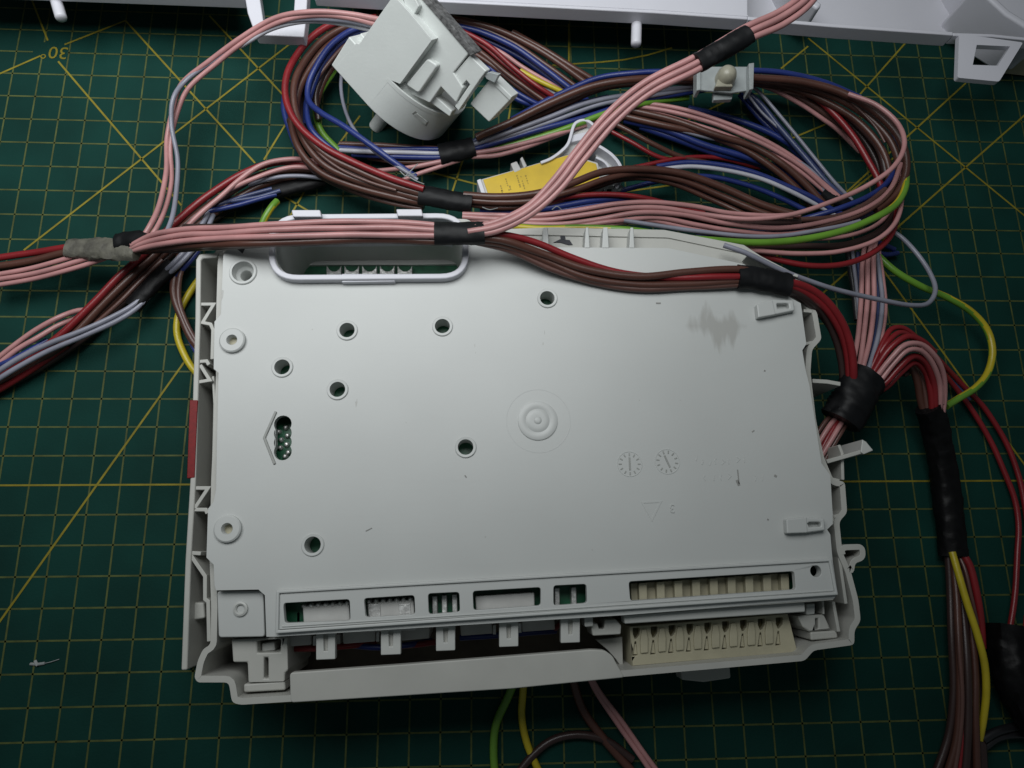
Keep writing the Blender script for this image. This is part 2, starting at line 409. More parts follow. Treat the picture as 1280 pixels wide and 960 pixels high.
opening = scaled(rounded(XY([(339, 271), (581, 269), (584, 342), (338, 343)], ZP+.3), .85, 8), .965)
oc_plate = [(x, y) for x, y in opening]
holes = [scaled(h, 1.03) for h in wxy]+[circ(c, ZP, .225) for c in bores]+[circ((304, 340), ZP, .33), circ((290, 425), ZP, .15), circ((284, 661), ZP, .15), lobes, circ((1020, 714), ZP+.1, .17)]
o_xy = XY(outer, ZP)
v, f = solid(o_xy, holes+[scaled(opening, 1.0)], ZP, ZP-.22)
plate = obj('cover_plate', v, f, M['cover'], md, bevel=.035)
k0 = scaled(o_xy, .992); wall('cover_skirt', k0[5:]+k0[:1], ZP-.2, .9, .12, M['cream2'], md, side=-1, px=False, bevel=0)
prism('corner_pocket', [(271, 739), (329, 738), (331, 796), (273, 797)], 3.72, 3.4, M['cover'], md, bevel=.04, rnd=.1)
lathe('boss', (301, 761), [(.2, 3.715), (.2, 3.78), (.15, 3.80), (.11, 3.77), (.09, 3.5), (.001, 3.5)], M['cream'], md, z=3.72)
for c in bores:
    lathe('boss_ring', c, [(.235, 3.32), (.225, ZP+.0), (.232, ZP+.04), (.300, ZP+.045), (.318, ZP+.03), (.322, ZP-.05), (.31, ZP-.3), (.30, 3.32)], M['cover'], md, z=ZP)
lathe('boss_ring', (304, 340), [(.15, 1.2), (.17, 3.66), (.185, 3.70), (.285, 3.76), (.30, 3.79), (.335, ZP+.05), (.40, ZP+.05), (.425, ZP+.02), (.43, ZP-.1), (.3, 2.4)], M['cover'], md, z=ZP, smooth=22)
for c in ((290, 425), (284, 661)):
    lathe('screw_boss', c, [(.001, 3.55), (.13, 3.55), (.145, ZP+.10), (.165, ZP+.13), (.34, ZP+.13), (.38, ZP+.10), (.39, ZP-.1)], M['cover'], md, z=ZP+.1)
    lathe('boss_plug', c, [(.144, 3.7), (.144, 3.88), (.001, 3.88)], M['beige'], md, z=ZP)
# raised connector frame
fr = prism('connector_frame', [(349, 742), (1036, 702), (1043, 741), (348, 787)], ZP+.10, ZP-.1, M['cover'], md, holes=wxy+[circ((1020, 714), ZP+.1, .165)], bevel=.03)
wall('frame_ridge', [(347, 740), (1038, 700), (1046, 742), (346, 790)], ZP+.17, ZP-.05, .085, M['cover'], md, closed=True, bevel=.03)
wall('frame_inner_ridge', [(352, 783), (700, 761), (1042, 738)], ZP+.13, ZP+.05, .05, M['cover'], md, bevel=.02)
wall('frame_apron', [(333, 794), (700, 772), (1042, 748)], ZP-.02, 2.7, .1, M['cream2'], md)
# circuit board under the cover
prism('circuit_board', XY([(282, 365), (420, 362), (600, 345), (985, 385), (1028, 700), (1034, 742), (780, 760), (345, 786), (276, 720), (278, 480)], 3.3), 3.3, 3.15, M['pcb'], md, px=False, bevel=0)
prism('socket_board', [(346, 322), (585, 320), (585, 420), (346, 420)], .9, .75, M['pcb'], md, bevel=0)
# shroud of the edge socket
sxy = rounded(XY([(339, 270), (581, 268), (586, 345), (336, 347)], ZP+.3), .85, 8)
wall('socket_shroud', scaled(sxy, .985), ZP+.28, 2.2, .19, M['panelw'], md, closed=True, px=False, bevel=.05)
wall('socket_liner', scaled(sxy, .958), ZP+.20, .7, .08, M['cream'], md, closed=True, px=False, bevel=.03)
prism('socket_tongue', [(427, 342), (494, 342), (494, 352), (427, 353)], ZP+.20, ZP-.1, M['panelw'], md, bevel=.03)
for x0, x1, y in ((364, 400, 262), (495, 527, 261)):
    prism('snap_tab', [(x0, y), (x1, y), (x1+2, y+9), (x0+2, y+9)], ZP+.55, ZP+.2, M['panelw'], md, bevel=.04)
prism('socket_header', [(346, 312), (582, 310), (580, 330), (515, 331), (410, 331), (346, 332)], 1.02, .8, M['cream'], md, bevel=.02)
for k in range(5):
    x = 408+k*22.2
    prism('terminal', [(x, 331), (x+3, 336), (x+7, 339), (x+12, 339), (x+16, 336), (x+18.5, 331), (x+18.5, 352), (x, 352)], 1.2, .9, M['metal'], md, bevel=.02)
# blocks seen through the windows
prism('connector', [(378, 757), (436, 753), (439, 790), (380, 792)], 3.66, 2.0, M['conn'], md, bevel=.04)
prism('connector_pin', [(371, 765), (375, 765), (375, 790), (371, 790)], 3.3, 2.0, M['conn'], md, bevel=.01)
prism('connector', [(459, 753), (517, 749), (520, 788), (461, 790)], 3.66, 2.0, M['conn'], md, bevel=.04)
for k in (467, 505): prism('contact_plate', [(k-7, 755), (k+8, 754), (k+9, 771), (k-6, 772)], 3.69, 3.60, M['metal'], md, bevel=.02)
prism('connector', [(594, 745), (668, 740), (669, 775), (596, 780)], 3.66, 2.0, M['conn'], md, bevel=.04)
for x0, ya in ((540, 745), (552, 744), (565, 743), (693, 735), (714, 734)):
    prism('contact_pin', [(x0, ya), (x0+6.5, ya-.5), (x0+7, ya+24), (x0+.5, ya+24)], 3.6, 3.0, M['metal'], md, bevel=.03)
for k in range(7): # solder joints along the board edge
    lathe('solder_joint', (381+k*9, 757-k*.6), [(.08, 3.55), (.07, 3.66), (.035, 3.73), (.001, 3.74)], M['metal'], md, n=10)
for k in range(7):
    lathe('solder_joint', (462+k*8.6, 751.5-k*.5), [(.08, 3.55), (.07, 3.66), (.035, 3.73), (.001, 3.74)], M['metal'], md, n=10)
for k, (x, y) in enumerate([(358, 535), (360, 545), (359, 556), (361, 566), (351, 560), (349, 540), (352, 550), (357, 571)]):
    lathe('solder_joint', (x, y), [(.085, 3.3), (.075, 3.38), (.04, 3.43), (.001, 3.44)], M['metal'], md, n=10)
# white connector fronts under the frame, with the tabs that hang over them
for q in ([(353, 796), (389, 793), (389, 806), (354, 809)], [(428, 790), (469, 787), (469, 802), (429, 805)], [(501, 786), (537, 784), (537, 798), (502, 801)],
          [(575, 781), (615, 778), (616, 792), (576, 795)], [(652, 776), (693, 773), (694, 787), (653, 790)]):
    prism('connector_front', q, 3.0, 1.2, M['conn'], md, bevel=.03)
for q in ((391, 795), (421, 793), (470, 790), (503, 788), (616, 781), (648, 779)):
    prism('contact_pin', [(q[0], q[1]), (q[0]+4, q[1]), (q[0]+4, q[1]+12), (q[0], q[1]+12)], 2.9, 2.2, M['metal'], md, bevel=.01)
for x0, x1, y0, y1 in ((395, 419, 789, 825), (476, 501, 785, 819), (545, 569, 781, 814), (624, 648, 776, 809), (701, 725, 771, 804)):
    mx = (x0+x1)/2
    slot = XY([(mx-3, y0+4), (mx+3, y0+4), (mx+2, y1-11), (mx-2, y1-11)], 3.66)
    t = prism('hanging_tab', [(x0, y0), (x1, y0-1), (x1, y1-1), (x0, y1)], 3.66, 3.40, M['cream'], md, holes=[slot], bevel=.025)
    prism('tab_rib', [(mx-5, y0), (mx+5, y0), (mx+4, y1-8), (mx-4, y1-8)], 3.55, 3.3, M['cream2'], t, bevel=.01)
for col, p in (('r', [(365, 811, 2.5), (400, 810, 2.6), (445, 806, 2.5), (470, 803, 2.2)]), ('b', [(440, 806, 2.4), (475, 809, 2.5), (520, 805, 2.3), (540, 800, 2)]), ('r', [(490, 808, 2.2), (530, 804, 2.3), (560, 800, 2)]),
               ('b', [(575, 797, 2.5), (610, 795, 2.6), (650, 792, 2.6), (695, 789, 2.3)]), ('r', [(690, 788, 2.2), (700, 780, 2.6), (705, 774, 2.2)])):
    W(md, col, p, .09)
# beige power connector: body, ribs, terminals
cav = []
for k in range(9):
    x = 793.5+k*22.35; y = 783-k*1.62
    cav += [XY([(x-2.4, y+2), (x+6.4, y+1.4), (x+6.0, y+10), (x+2.2, y+15.5), (x+.2, y+15.7), (x-2.0, y+10)], 3.05), XY([(x+.1, y+19), (x+1.8, y+19), (x+3.6, y+36.5), (x-2.8, y+37)], 3.05)]
pc = prism('power_connector', [(787, 783), (985, 767), (997, 815), (790, 833)], 3.05, .5, M['beige'], md, bevel=.03, holes=cav)
prism('contact_strip', [(791, 784), (984, 769), (994, 808), (792, 826)], 2.86, 2.4, M['brownslot'], pc, bevel=0)
prism('power_connector_head', [(788, 729), (975, 716), (977, 750), (790, 763)], 3.45, 1.95, M['beige'], md, bevel=.03)
for k in range(9):
    x = 799+k*22.2; y = 729-k*1.45
    prism('connector_rib', [(x-.5, y), (x+9.5, y-.7), (x+10.5, y+25), (x+.5, y+26)], 3.68, 3.3, M['beige'], pc, bevel=.02)
for k in range(9):
    x = 793.5+k*22.35; y = 783-k*1.62
    prism('terminal', [(x-.6, y+22), (x+2.2, y+22), (x+3.0, y+35), (x-2.0, y+35)], 2.98, 2.8, M['beige'], pc, bevel=.01)
    if k < 8: prism('cavity_wall', [(x+9, y+4), (x+15, y+4), (x+17, y+16), (x+17, y+33), (x+7.5, y+34), (x+7, y+18)], 3.12, 2.95, M['beige'], pc, bevel=.03)
prism('power_connector_beam', [(780, 769), (1006, 752), (1007, 765), (781, 780)], 3.72, 3.2, M['cream'], md, bevel=.04)
# latches
prism('latch_block', [(289, 799), (359, 796), (360, 838), (356, 842), (356, 852), (310, 853), (309, 828), (291, 828)], 3.3, .4, M['cream2'], md, bevel=.05, holes=[XY([(321, 801), (351, 799), (350, 815), (322, 816)], 3.3), XY([(330, 822), (335, 822), (335, 848), (330, 848)], 3.3)])
prism('latch_tooth', [(327, 804), (343, 802), (344, 813), (327, 815)], 3.0, 2.0, M['cream'], md, bevel=.04)
prism('latch_ledge', [(304, 855), (356, 851), (357, 863), (304, 866)], 3.25, 1.5, M['cream2'], md, bevel=.06)
prism('latch_block', [(997, 770), (1008, 769), (1030, 768), (1039, 787), (1012, 790), (1003, 783)], 3.3, 1, M['cream2'], md, bevel=.04, holes=[XY([(1019.5, 773), (1023, 773), (1023, 786), (1020, 787)], 3.3)])
prism('latch_tooth', [(1008, 755), (1019, 754), (1019, 768), (1008, 769)], 3.35, 2.0, M['cream'], md, bevel=.04)
wall('latch_frame', [(1006, 752), (1029, 750), (1030, 768)], 3.4, 2, .06, M['cream2'], md)
prism('latch_ledge', [(1013, 790), (1047, 788), (1048, 798), (1014, 801)], 3.3, 1.5, M['cream2'], md, bevel=.06)
prism('latch_tooth', [(730, 770), (741, 769), (742, 783), (731, 784)], 3.6, 3, M['cream'], md, bevel=.04)
prism('latch_block', [(738, 779), (747, 779), (749, 786), (755, 786), (756, 775), (770, 774), (777, 782), (776, 793), (741, 795)], 3.4, 2.4, M['cream2'], md, bevel=.04)
prism('inner_web', [(745, 800), (778, 796), (779, 838), (770, 824), (760, 813)], 2.6, 2.3, M['cream2'], md, bevel=.02)
# right-hand wall: second skin, guide arms and pockets
wall('inner_wall', [(1030, 600), (1046, 668), (1050, 700), (1058, 755)], 3.55, .5, .10, M['cream2'], md)
wall('inner_wall', [(1042, 752), (1049, 790)], 3.45, .5, .10, M['cream2'], md)
wall('guide_arm', [(1016, 476), (1034, 477), (1051, 480)], 3.2, .6, .14, M['cream2'], md)
ga = wall('guide_arm', [(1034, 577), (1055, 571), (1082, 563)], 3.2, .6, .13, M['cream2'], md)
prism('arm_tip', [(1078, 549), (1083, 552), (1092, 563), (1080, 568), (1076, 565)], 3.25, .6, M['cream'], ga, bevel=.03)
wall('guide_arm', [(1049, 556), (1053, 566), (1054, 600)], 3.0, .6, .10, M['cream2'], md)
wall('pocket_wall', [(1005, 430), (1024, 426)], 3.58, .5, .1, M['cream2'], md)
wall('pocket_wall', [(1038, 598), (1050, 601)], 3.58, .5, .1, M['cream2'], md)
wall('pocket_wall', [(1042, 646), (1056, 642)], 3.58, .5, .1, M['cream2'], md)
wall('pocket_wall', [(1005, 388), (1016, 389)], 3.62, .5, .12, M['cream2'], md)
# left-hand zigzag springs
for p in ([(248, 380), (267, 380), (253, 403), (263, 405), (266, 412), (265, 449)], [(247, 452), (258, 451), (261, 456)], [(250, 456), (262, 475), (244, 478)], [(239, 610), (260, 610), (242, 637)], [(240, 637), (257, 637), (259, 642)],
          [(237, 691), (251, 692)], [(238, 694), (256, 720), (256, 749), (260, 752), (261, 802)]):
    wall('spring_rib', p, 3.55, .6, .11, M['cream2'], md, bevel=.02)
prism('spring_pad', [(238, 753), (255, 753), (256, 773), (238, 776)], 3.2, .5, M['cream2'], md, bevel=.06)
prism('spring_pad', [(250, 456), (262, 475), (246, 477)], 2.2, .5, M['cream2'], md, bevel=.02)
wall('pocket_wall', [(266, 470), (268, 505), (266, 600)], 3.4, .5, .08, M['cream2'], md)
prism('red_sticker', [(237, 500), (247, 500), (243, 597), (233.5, 598)], ZR+.02, ZR-.9, M['redtag'], md, bevel=.02)
# pockets on the far edge
prism('edge_shelf', [(600, 287), (690, 284), (830, 287), (930, 306), (990, 345), (980, 362), (930, 332), (835, 311), (690, 310), (600, 308)], 3.55, 3.3, M['cream2'], md, bevel=.02)
for x, wd in ((682, 8), (734, 6), (757, 8), (790, 6)):
    prism('edge_rib', [(x-wd/2+1, 284), (x+wd/2-1, 284), (x+wd/2+.5, 310), (x-wd/2-.5, 310)], ZP+.02, 3.2, M['cover'], md, bevel=.03)
prism('edge_slot_shade', [(699, 289), (705, 289), (707, 299), (701, 299)], 3.57, 3.4, M['slot_dark'], md, bevel=0)  # dark blocks on the surface paint the shade of uncut slots
prism('edge_slot_shade', [(692, 303), (700, 299), (712, 300), (716, 306), (710, 306), (700, 303)], 3.58, 3.4, M['slot_dark'], md, bevel=0)
prism('edge_slot_shade', [(296, 311), (306, 311), (303, 317)], ZP+.01, ZP-.1, M['slot_dark'], md, bevel=0)
wall('edge_rim', [(935, 318), (955, 330), (998, 345)], ZP+.05, 3.2, .10, M['cream'], md)
# snap latches standing on the cover
for pts, sl in (([(946, 380), (966, 374), (992, 375), (994, 388), (970, 393), (948, 397)], [(971, 379.5), (986, 379), (987, 385.5), (972, 386)]),
                ([(983, 649), (1009, 646), (1031, 648), (1032, 663), (1010, 666), (984, 667)], [(1010, 653), (1026, 652.5), (1027, 658), (1011, 659)])):
    s_ = prism('snap_latch', pts, ZP+.22, ZP-.02, M['cover'], md, bevel=.05, holes=[rounded(XY(sl, ZP+.22), .06, 3)])
    prism('snap_ramp', [pts[0], pts[1], pts[4], pts[5]], ZP+.24, ZP, M['cover'], s_, bevel=.04)
# centre boss, arrow, date wheels
lathe('gate_boss', (672, 526), [(.60, ZP-.02), (.595, ZP+.035), (.56, ZP+.05), (.42, ZP+.045), (.36, ZP+.03), (.31, ZP+.05), (.24, ZP+.06), (.12, ZP+.055), (.09, ZP+.08), (.05, ZP+.085), (.001, ZP+.085)], M['cover'], md, n=48)
lathe('gate_ring', (673, 526), [(.985, ZP-.01), (.975, ZP+.005), (.955, ZP+.005), (.945, ZP-.01)], M['cover'], md, n=64)
wall('moulded_arrow', [(344.5, 514), (330, 547), (343, 580)], ZP+.05, ZP-.02, .075, M['grey_arrow'], md, bevel=.02)
for c, rot in (((787, 580), 0), ((834, 577), .35)):
    dw = lathe('date_wheel', c, [(.385, ZP-.01), (.38, ZP+.012), (.36, ZP+.012), (.355, ZP-.01)], M['cover'], md, n=40)
    p = U(*c, ZP)
    for k in range(12):
        a = k*math.pi/6+rot
        wall('date_tick', [(p.x+.24*math.cos(a), p.y+.24*math.sin(a)), (p.x+.33*math.cos(a), p.y+.33*math.sin(a))], ZP+.014, ZP-.02, .035, M['grey_arrow'], dw, px=False, bevel=0)  # ticks and pointer in grey: relief shading put into the colour
    a = math.pi/2+rot*1.1
    wall('date_pointer', [(p.x-.18*math.cos(a), p.y-.18*math.sin(a)), (p.x+.20*math.cos(a), p.y+.20*math.sin(a))], ZP+.02, ZP-.02, .05, M['grey_arrow'], dw, px=False, bevel=0)
wall('recycling_triangle', [(803, 628), (826, 627), (815, 650)], ZP+.012, ZP-.02, .05, M['cover'], md, closed=True, bevel=0)
text_mesh('moulded_numeral', '3', (840, 635), ZP+.008, .36, math.pi, M['cover'], md, depth=.016)
for x, y in [(871, 572), (878, 577), (888, 578), (895, 576), (903, 577), (911, 576), (921, 574), (930, 574), (881, 597), (893, 597), (902, 596), (911, 595), (944, 597), (953, 597)]:
    wall('moulded_stroke', [(x, y-3), (x+random.uniform(-2, 4), y), (x+random.uniform(-1, 1), y+4)], ZP+.010, ZP-.02, .03, M['cover'], md, bevel=0)
for a, b, wd in (((457, 664), (465, 660), .03), ((922, 587), (924, 605), .035), ((921, 600), (924, 607), .08), ((968, 594), (971, 596), .07), ((581, 594), (583, 597), .035), ((940, 540), (943, 538), .04), ((820, 379), (826, 379), .05), ((959, 649), (961, 650), .05), ((955, 463), (957, 464), .05), ((548, 346.5), (551, 347), .04)):
    wall('dirt_fleck', [a, b], ZP+.008, ZP-.01, wd, M['soot'], md, bevel=0)

# ================================================================== white appliance panel
pn = thing('fascia_panel', U(700, 10, 0), 'white plastic appliance panel along the top edge with pegs and square clip loops', 'panel')
ZF = 2.6
def edge_pts(dy, z): return [(-80, -1+dy), (303, 13+dy)]
prism('panel_edge', [(-90, -200), (303, -200), (303, -5), (-90, -20)], ZF, ZF-.62, M['panelw'], pn, bevel=.05)
prism('panel_edge', [(391, -200), (935, -200), (935, 24), (820, 16), (550, 2), (391, -8)], ZF, ZF-.62, M['panelw'], pn, bevel=.05)
wall('panel_lip', [(935, 24.5), (1040, 33.5), (1192, 44)], ZF, ZF-.62, .16, M['panelw'], pn, side=1, bevel=.04)
prism('panel_floor', [(930, -260), (1420, -260), (1420, 60), (1190, 42), (930, 22)], .6, .3, M['panelw'], pn, bevel=.02)
wall('panel_rib', [(985, -40), (1003, -8), (1026, 8)], 2.0, .5, .35, M['panelw'], pn, bevel=.12)
wall('panel_rib', [(1222, -20), (1260, 15), (1300, 40)], 2.7, .5, .3, M['panelw'], pn, bevel=.12)
wall('panel_rib', [(1205, -40), (1235, 10), (1300, 55)], 2.0, .5, .3, M['panelw'], pn, bevel=.12)
prism('table_batten', [(1268, 60), (1330, 68), (1330, 80), (1268, 73)], 1.0, .1, M['beige'], pn, bevel=.03)
prism('panel_seam', [(391, -13), (550, -3), (820, 11), (935, 19), (935, 20.5), (820, 12.5), (550, -1.5), (391, -11)], ZF+.012, ZF-.02, M['panelw'], pn, bevel=0)
l1 = XY([(323, -14), (369, -14), (366, 29), (329, 25)], ZF)
prism('clip_loop', [(303, -20), (385, -20), (383, 20), (380, 46), (319, 43), (309, 15)], ZF, ZF-.5, M['panelw'], pn, holes=[l1], bevel=.05)
l2 = XY([(1221, 56), (1263, 58), (1247, 82), (1216, 81)], ZF)
prism('clip_loop', [(1199, 42), (1279, 53), (1249, 102), (1197, 97)], ZF, ZF-.22, M['panelw'], pn, holes=[l2], bevel=.06, rnd=.1)
wall('panel_lip', [(1192, 44.5), (1240, 46), (1300, 52)], ZF-.03, ZF-.5, .14, M['panelw'], pn, side=1, bevel=.04)
for a, b in (((67, -10), (77, 24)), ((796, 20), (795, 57))):
    P = [U(*a, 1.95), U(*b, 1.95)]; d = P[1]-P[0]; P = [P[0]+d*t for t in (0, .3, .6, .8, .92, .97, 1.0)]
    tube('peg', P, .2, M['panelw'], pn, sides=20, radf=lambda t, a_: .20*(1 if t < .75 else max(.25, math.sqrt(max(0, 1-((t-.72)/.30)**2)))))

# ================================================================== rotary sensor with shaft
sn = thing('rotary_sensor', U(480, 150, 0), 'white plastic rotary sensor with a shaft and connector lying among the wires', 'sensor')
tp = U(461, 134, 2.6); vw = (CV-tp).normalized()
e1 = Vector(CX); e1 = (e1-vw*e1.dot(vw)).normalized(); e2 = Vector(CY); e2 = (e2-vw*e2.dot(vw)-e1*e2.dot(e1)).normalized()
def vb(x, y, z): return e1*x+e2*y+vw*z
nd = vb(-.55, .207, .81).normalized(); sd = vb(.64, .7275, .245); sd = (sd-nd*sd.dot(nd)).normalized()
ad = vb(.5355, -.6545, .534); ad = (ad-nd*ad.dot(nd)-sd*ad.dot(sd)).normalized()
KP = F/((tp-CV).dot(Vector(CZ))); RD = 75/KP; c0 = tp-nd*RD; FL = 66/KP; HB = 46/KP
def LP(s, n, a): return c0+sd*s+nd*n+ad*a
def profile(name, sec, a0, a1, material, parent, bevel=.05):
    n = len(sec); verts = [LP(s_, n_, a) for a in (a0, a1) for s_, n_ in sec]
    faces = [list(range(n)), list(reversed(range(n, 2*n)))]+[[i-1 if i else n-1, i, i+n, (i-1 if i else n-1)+n] for i in range(n)]
    return obj(name, verts, faces, material, parent, bevel=bevel)
def lprism(name, pts, nh, depth, material, parent, bevel=.04, rnd=0):
    p0 = LP(0, nh, 0); top = [UP(x, y, p0, nd) for x, y in pts]
    if rnd:
        q = [((p-p0).dot(sd), (p-p0).dot(ad)) for p in top]; top = [p0+sd*a+ad*b for a, b in rounded(q, rnd)]
    n = len(top); verts = top+[p-nd*depth for p in top]
    faces = [list(range(n)), list(reversed(range(n, 2*n)))]+[[i-1 if i else n-1, i, i+n, (i-1 if i else n-1)+n] for i in range(n)]
    return obj(name, verts, faces, material, parent, bevel=bevel)
def lcyl(name, r0, r1, a0, a1, s, n, material, parent, sides=64, bevel=.05):
    verts = [LP(s+r*math.cos(2*math.pi*k/sides), n+r*math.sin(2*math.pi*k/sides), a) for r, a in ((r0, a0), (r1, a1)) for k in range(sides)]
    faces = [list(range(sides)), list(range(sides, 2*sides))]+[[k, (k+1) % sides, sides+(k+1) % sides, sides+k] for k in range(sides)]
    return obj(name, verts, faces, material, parent, bevel=bevel)
sec = [(-FL, -RD*.6), (-FL, RD)]+[(RD*math.sin(math.radians(t)), RD*math.cos(math.radians(t))) for t in range(0, 181, 6)]
profile('drum', sec, 0, HB, M['sensorw'], sn)
profile('drum_back', [(-FL+.1, -RD*.6), (-FL+.1, RD*.8)]+[(x*.88, y*.88) for x, y in sec[2:]], HB-.1, HB+.18, M['sensorw'], sn, bevel=.04)
wall_ = [(RD*1.004*math.sin(math.radians(t)), RD*1.004*math.cos(math.radians(t))) for t in range(-2, 150, 6)]
profile('drum_bead', wall_+[(x*.96, y*.96) for x, y in reversed(wall_)], HB-.07, HB+.10, M['sensorw'], sn, bevel=.02)
lprism('housing', [(418, 85), (445, 54), (449, 55), (492, -6), (513, 17), (540, 50), (500, 105), (487, 100), (461, 133)], RD+.003, 1.0, M['sensorw'], sn, bevel=.012)
lprism('housing_step', [(492, -12), (520, -10), (550, 22), (586, 67), (567, 91), (579, 110), (570, 129), (551, 109), (537, 129), (500, 112), (510, 60)], RD-.42, .7, M['sensorw'], sn, bevel=.05)
lprism('key_block', [(507, 106), (534, 73), (547, 82), (523, 117)], RD-.16, .5, M['sensorw'], sn, bevel=.06, rnd=.12)
lprism('back_plate', [(514, -16), (522, -16), (595, 66), (588, 70)], RD-.38, .5, M['edge'], sn, bevel=.02)
lprism('gusset', [(500, -8), (516, -8), (524, 8), (518, 18), (510, 14)], RD-.2, .4, M['sensorw'], sn, bevel=.04)
lprism('bracket', [(587, 69), (608, 89), (601, 98), (573, 139), (568, 133), (587, 106), (583, 101), (575, 110), (567, 92)], RD-.50, .35, M['sensorw'], sn, bevel=.04)
lprism('bracket_hook', [(604, 93), (612, 90), (624, 93), (618, 104), (608, 99)], RD-.6, .2, M['clip'], sn, bevel=.03)
sk = lprism('socket', [(612, 99), (638, 125), (611, 153), (587, 130)], RD-.85, .7, M['sensorw'], sn, bevel=.05)
lprism('socket_rim', [(609, 99), (613, 95), (640, 121), (637, 126)], RD-.82, .6, M['sensorw'], sk, bevel=.03)
lprism('drum_lug', [(537, 128), (544, 120), (565, 139), (562, 146)], RD-.62, .4, M['sensorw'], sn, bevel=.04)
lcyl('shaft', .27, .29, -1.85, .1, 0, 0, M['sensorw'], sn, sides=28, bevel=.05)
lcyl('shaft_collar', 1.3, 1.4, -.16, .02, 0, 0, M['cream2'], sn, sides=40, bevel=.04)
def on_drum(px, py, lift=0):
    d = ray(px, py); o_ = CV-c0
    ds, dn = d.dot(sd), d.dot(nd); os_, on_ = o_.dot(sd), o_.dot(nd); R = RD+lift
    A = ds*ds+dn*dn; B = 2*(ds*os_+dn*on_); C_ = os_*os_+on_*on_-R*R; D = B*B-4*A*C_
    return CV+d*((-B-math.sqrt(D))/(2*A)) if D > 0 else None
q = [on_drum(x, y, .012) for x, y in ((515, 142), (519, 139), (536, 152), (533, 158))]
if all(q): obj('slot', q+[p-nd*.2 for p in q], [[0, 1, 2, 3], [4, 5, 6, 7], [0, 1, 5, 4], [1, 2, 6, 5], [2, 3, 7, 6], [3, 0, 4, 7]], M['grey_arrow'], sn)
q = [on_drum(x, y, .025) for x, y in ((517.5, 144), (521, 142), (534, 152), (531.5, 156))]
if all(q): obj('slot_insert', q+[p-nd*.2 for p in q], [[0, 1, 2, 3], [4, 5, 6, 7], [0, 1, 5, 4], [1, 2, 6, 5], [2, 3, 7, 6], [3, 0, 4, 7]], M['sensorw'], sn)

# ================================================================== yellow-labelled switch
sw = thing('door_switch', U(680, 220, 0), 'switch with a yellow label in a white bracket under the wires', 'switch')
prism('switch_body', [(597, 225), (603, 223), (712, 192), (748, 203), (755, 235), (700, 262), (606, 250)], 1.15, .05, M['conn'], sw, bevel=.06)
lb = prism('label', [(604, 224.5), (709, 194), (716, 195.5), (745, 204.5), (752, 232), (700, 262), (612, 247.5)], 1.19, 1.1, M['yellow'], sw, bevel=.01)
for k, (x, y, l) in enumerate([(624, 226, 14), (632, 223, 16), (646, 219, 19), (651, 220, 17), (657, 219, 12), (627, 238, 6), (637, 232, 10)]):
    n_ = max(3, int(l/2.6))
    for i in range(n_):
        if random.random() < .18: continue
        t0 = i/n_; t1 = t0+random.uniform(.45, .8)/n_; w_ = random.uniform(.03, .065)
        wall('print_mark', [(x+l*.30*t0, y+l*t0), (x+l*.30*t1, y+l*t1)], 1.196, 1.18, w_, M['ink'], lb, bevel=0)
for a, b in (((638, 204), (650, 214)), ((650, 198), (657, 209))):
    prism('switch_lug', [(a[0], a[1]), (b[0]-4, a[1]-3), (b[0]+2, b[1]-2), (a[0]+5, b[1]+2)], 1.2, .3, M['conn'], sw, bevel=.04)
prism('switch_end', [(596, 225), (601, 223), (609, 247), (604, 249)], 1.25, .1, M['panelw'], sw, bevel=.03)
bk = prism('bracket', [(676, 203), (690, 196), (708, 180), (719, 152), (733, 149), (744, 158), (740, 168), (728, 196), (710, 193), (695, 198)], .95, .5, M['conn'], sw, bevel=.04)
wall('bracket_rim', curve([(676, 203), (690, 197), (709, 181), (720, 153), (733, 150), (743, 158), (741, 170), (730, 190)], 1.3), 1.3, .5, .12, M['panelw'], bk, bevel=.03, px=False)
prism('bracket_step', [(716, 168), (735, 164), (731, 174), (713, 178)], 1.15, .6, M['panelw'], bk, bevel=.04)
wall('bracket_arc', curve([(735, 176), (752, 184), (767, 195), (776, 208), (777, 222), (770, 235)], 1.2), 1.2, .1, .13, M['panelw'], sw, bevel=.03, px=False)
prism('bracket_web', [(742, 184), (754, 189), (766, 200), (772, 212), (768, 232), (752, 232), (748, 206)], .7, .4, M['cream'], sw, bevel=.03)
wall('bracket_arc', curve([(745, 196), (757, 203), (763, 215), (760, 230)], 1.1), 1.1, .1, .1, M['panelw'], sw, bevel=.03, px=False)
wall('spring_wire', [(745, 240), (760, 230), (780, 224), (800, 222)], 1.0, .85, .10, M['metal'], sw, bevel=.03)
wall('spring_wire', [(765, 238), (775, 236), (778, 232)], .9, .7, .12, M['clip'], sw, bevel=.03)

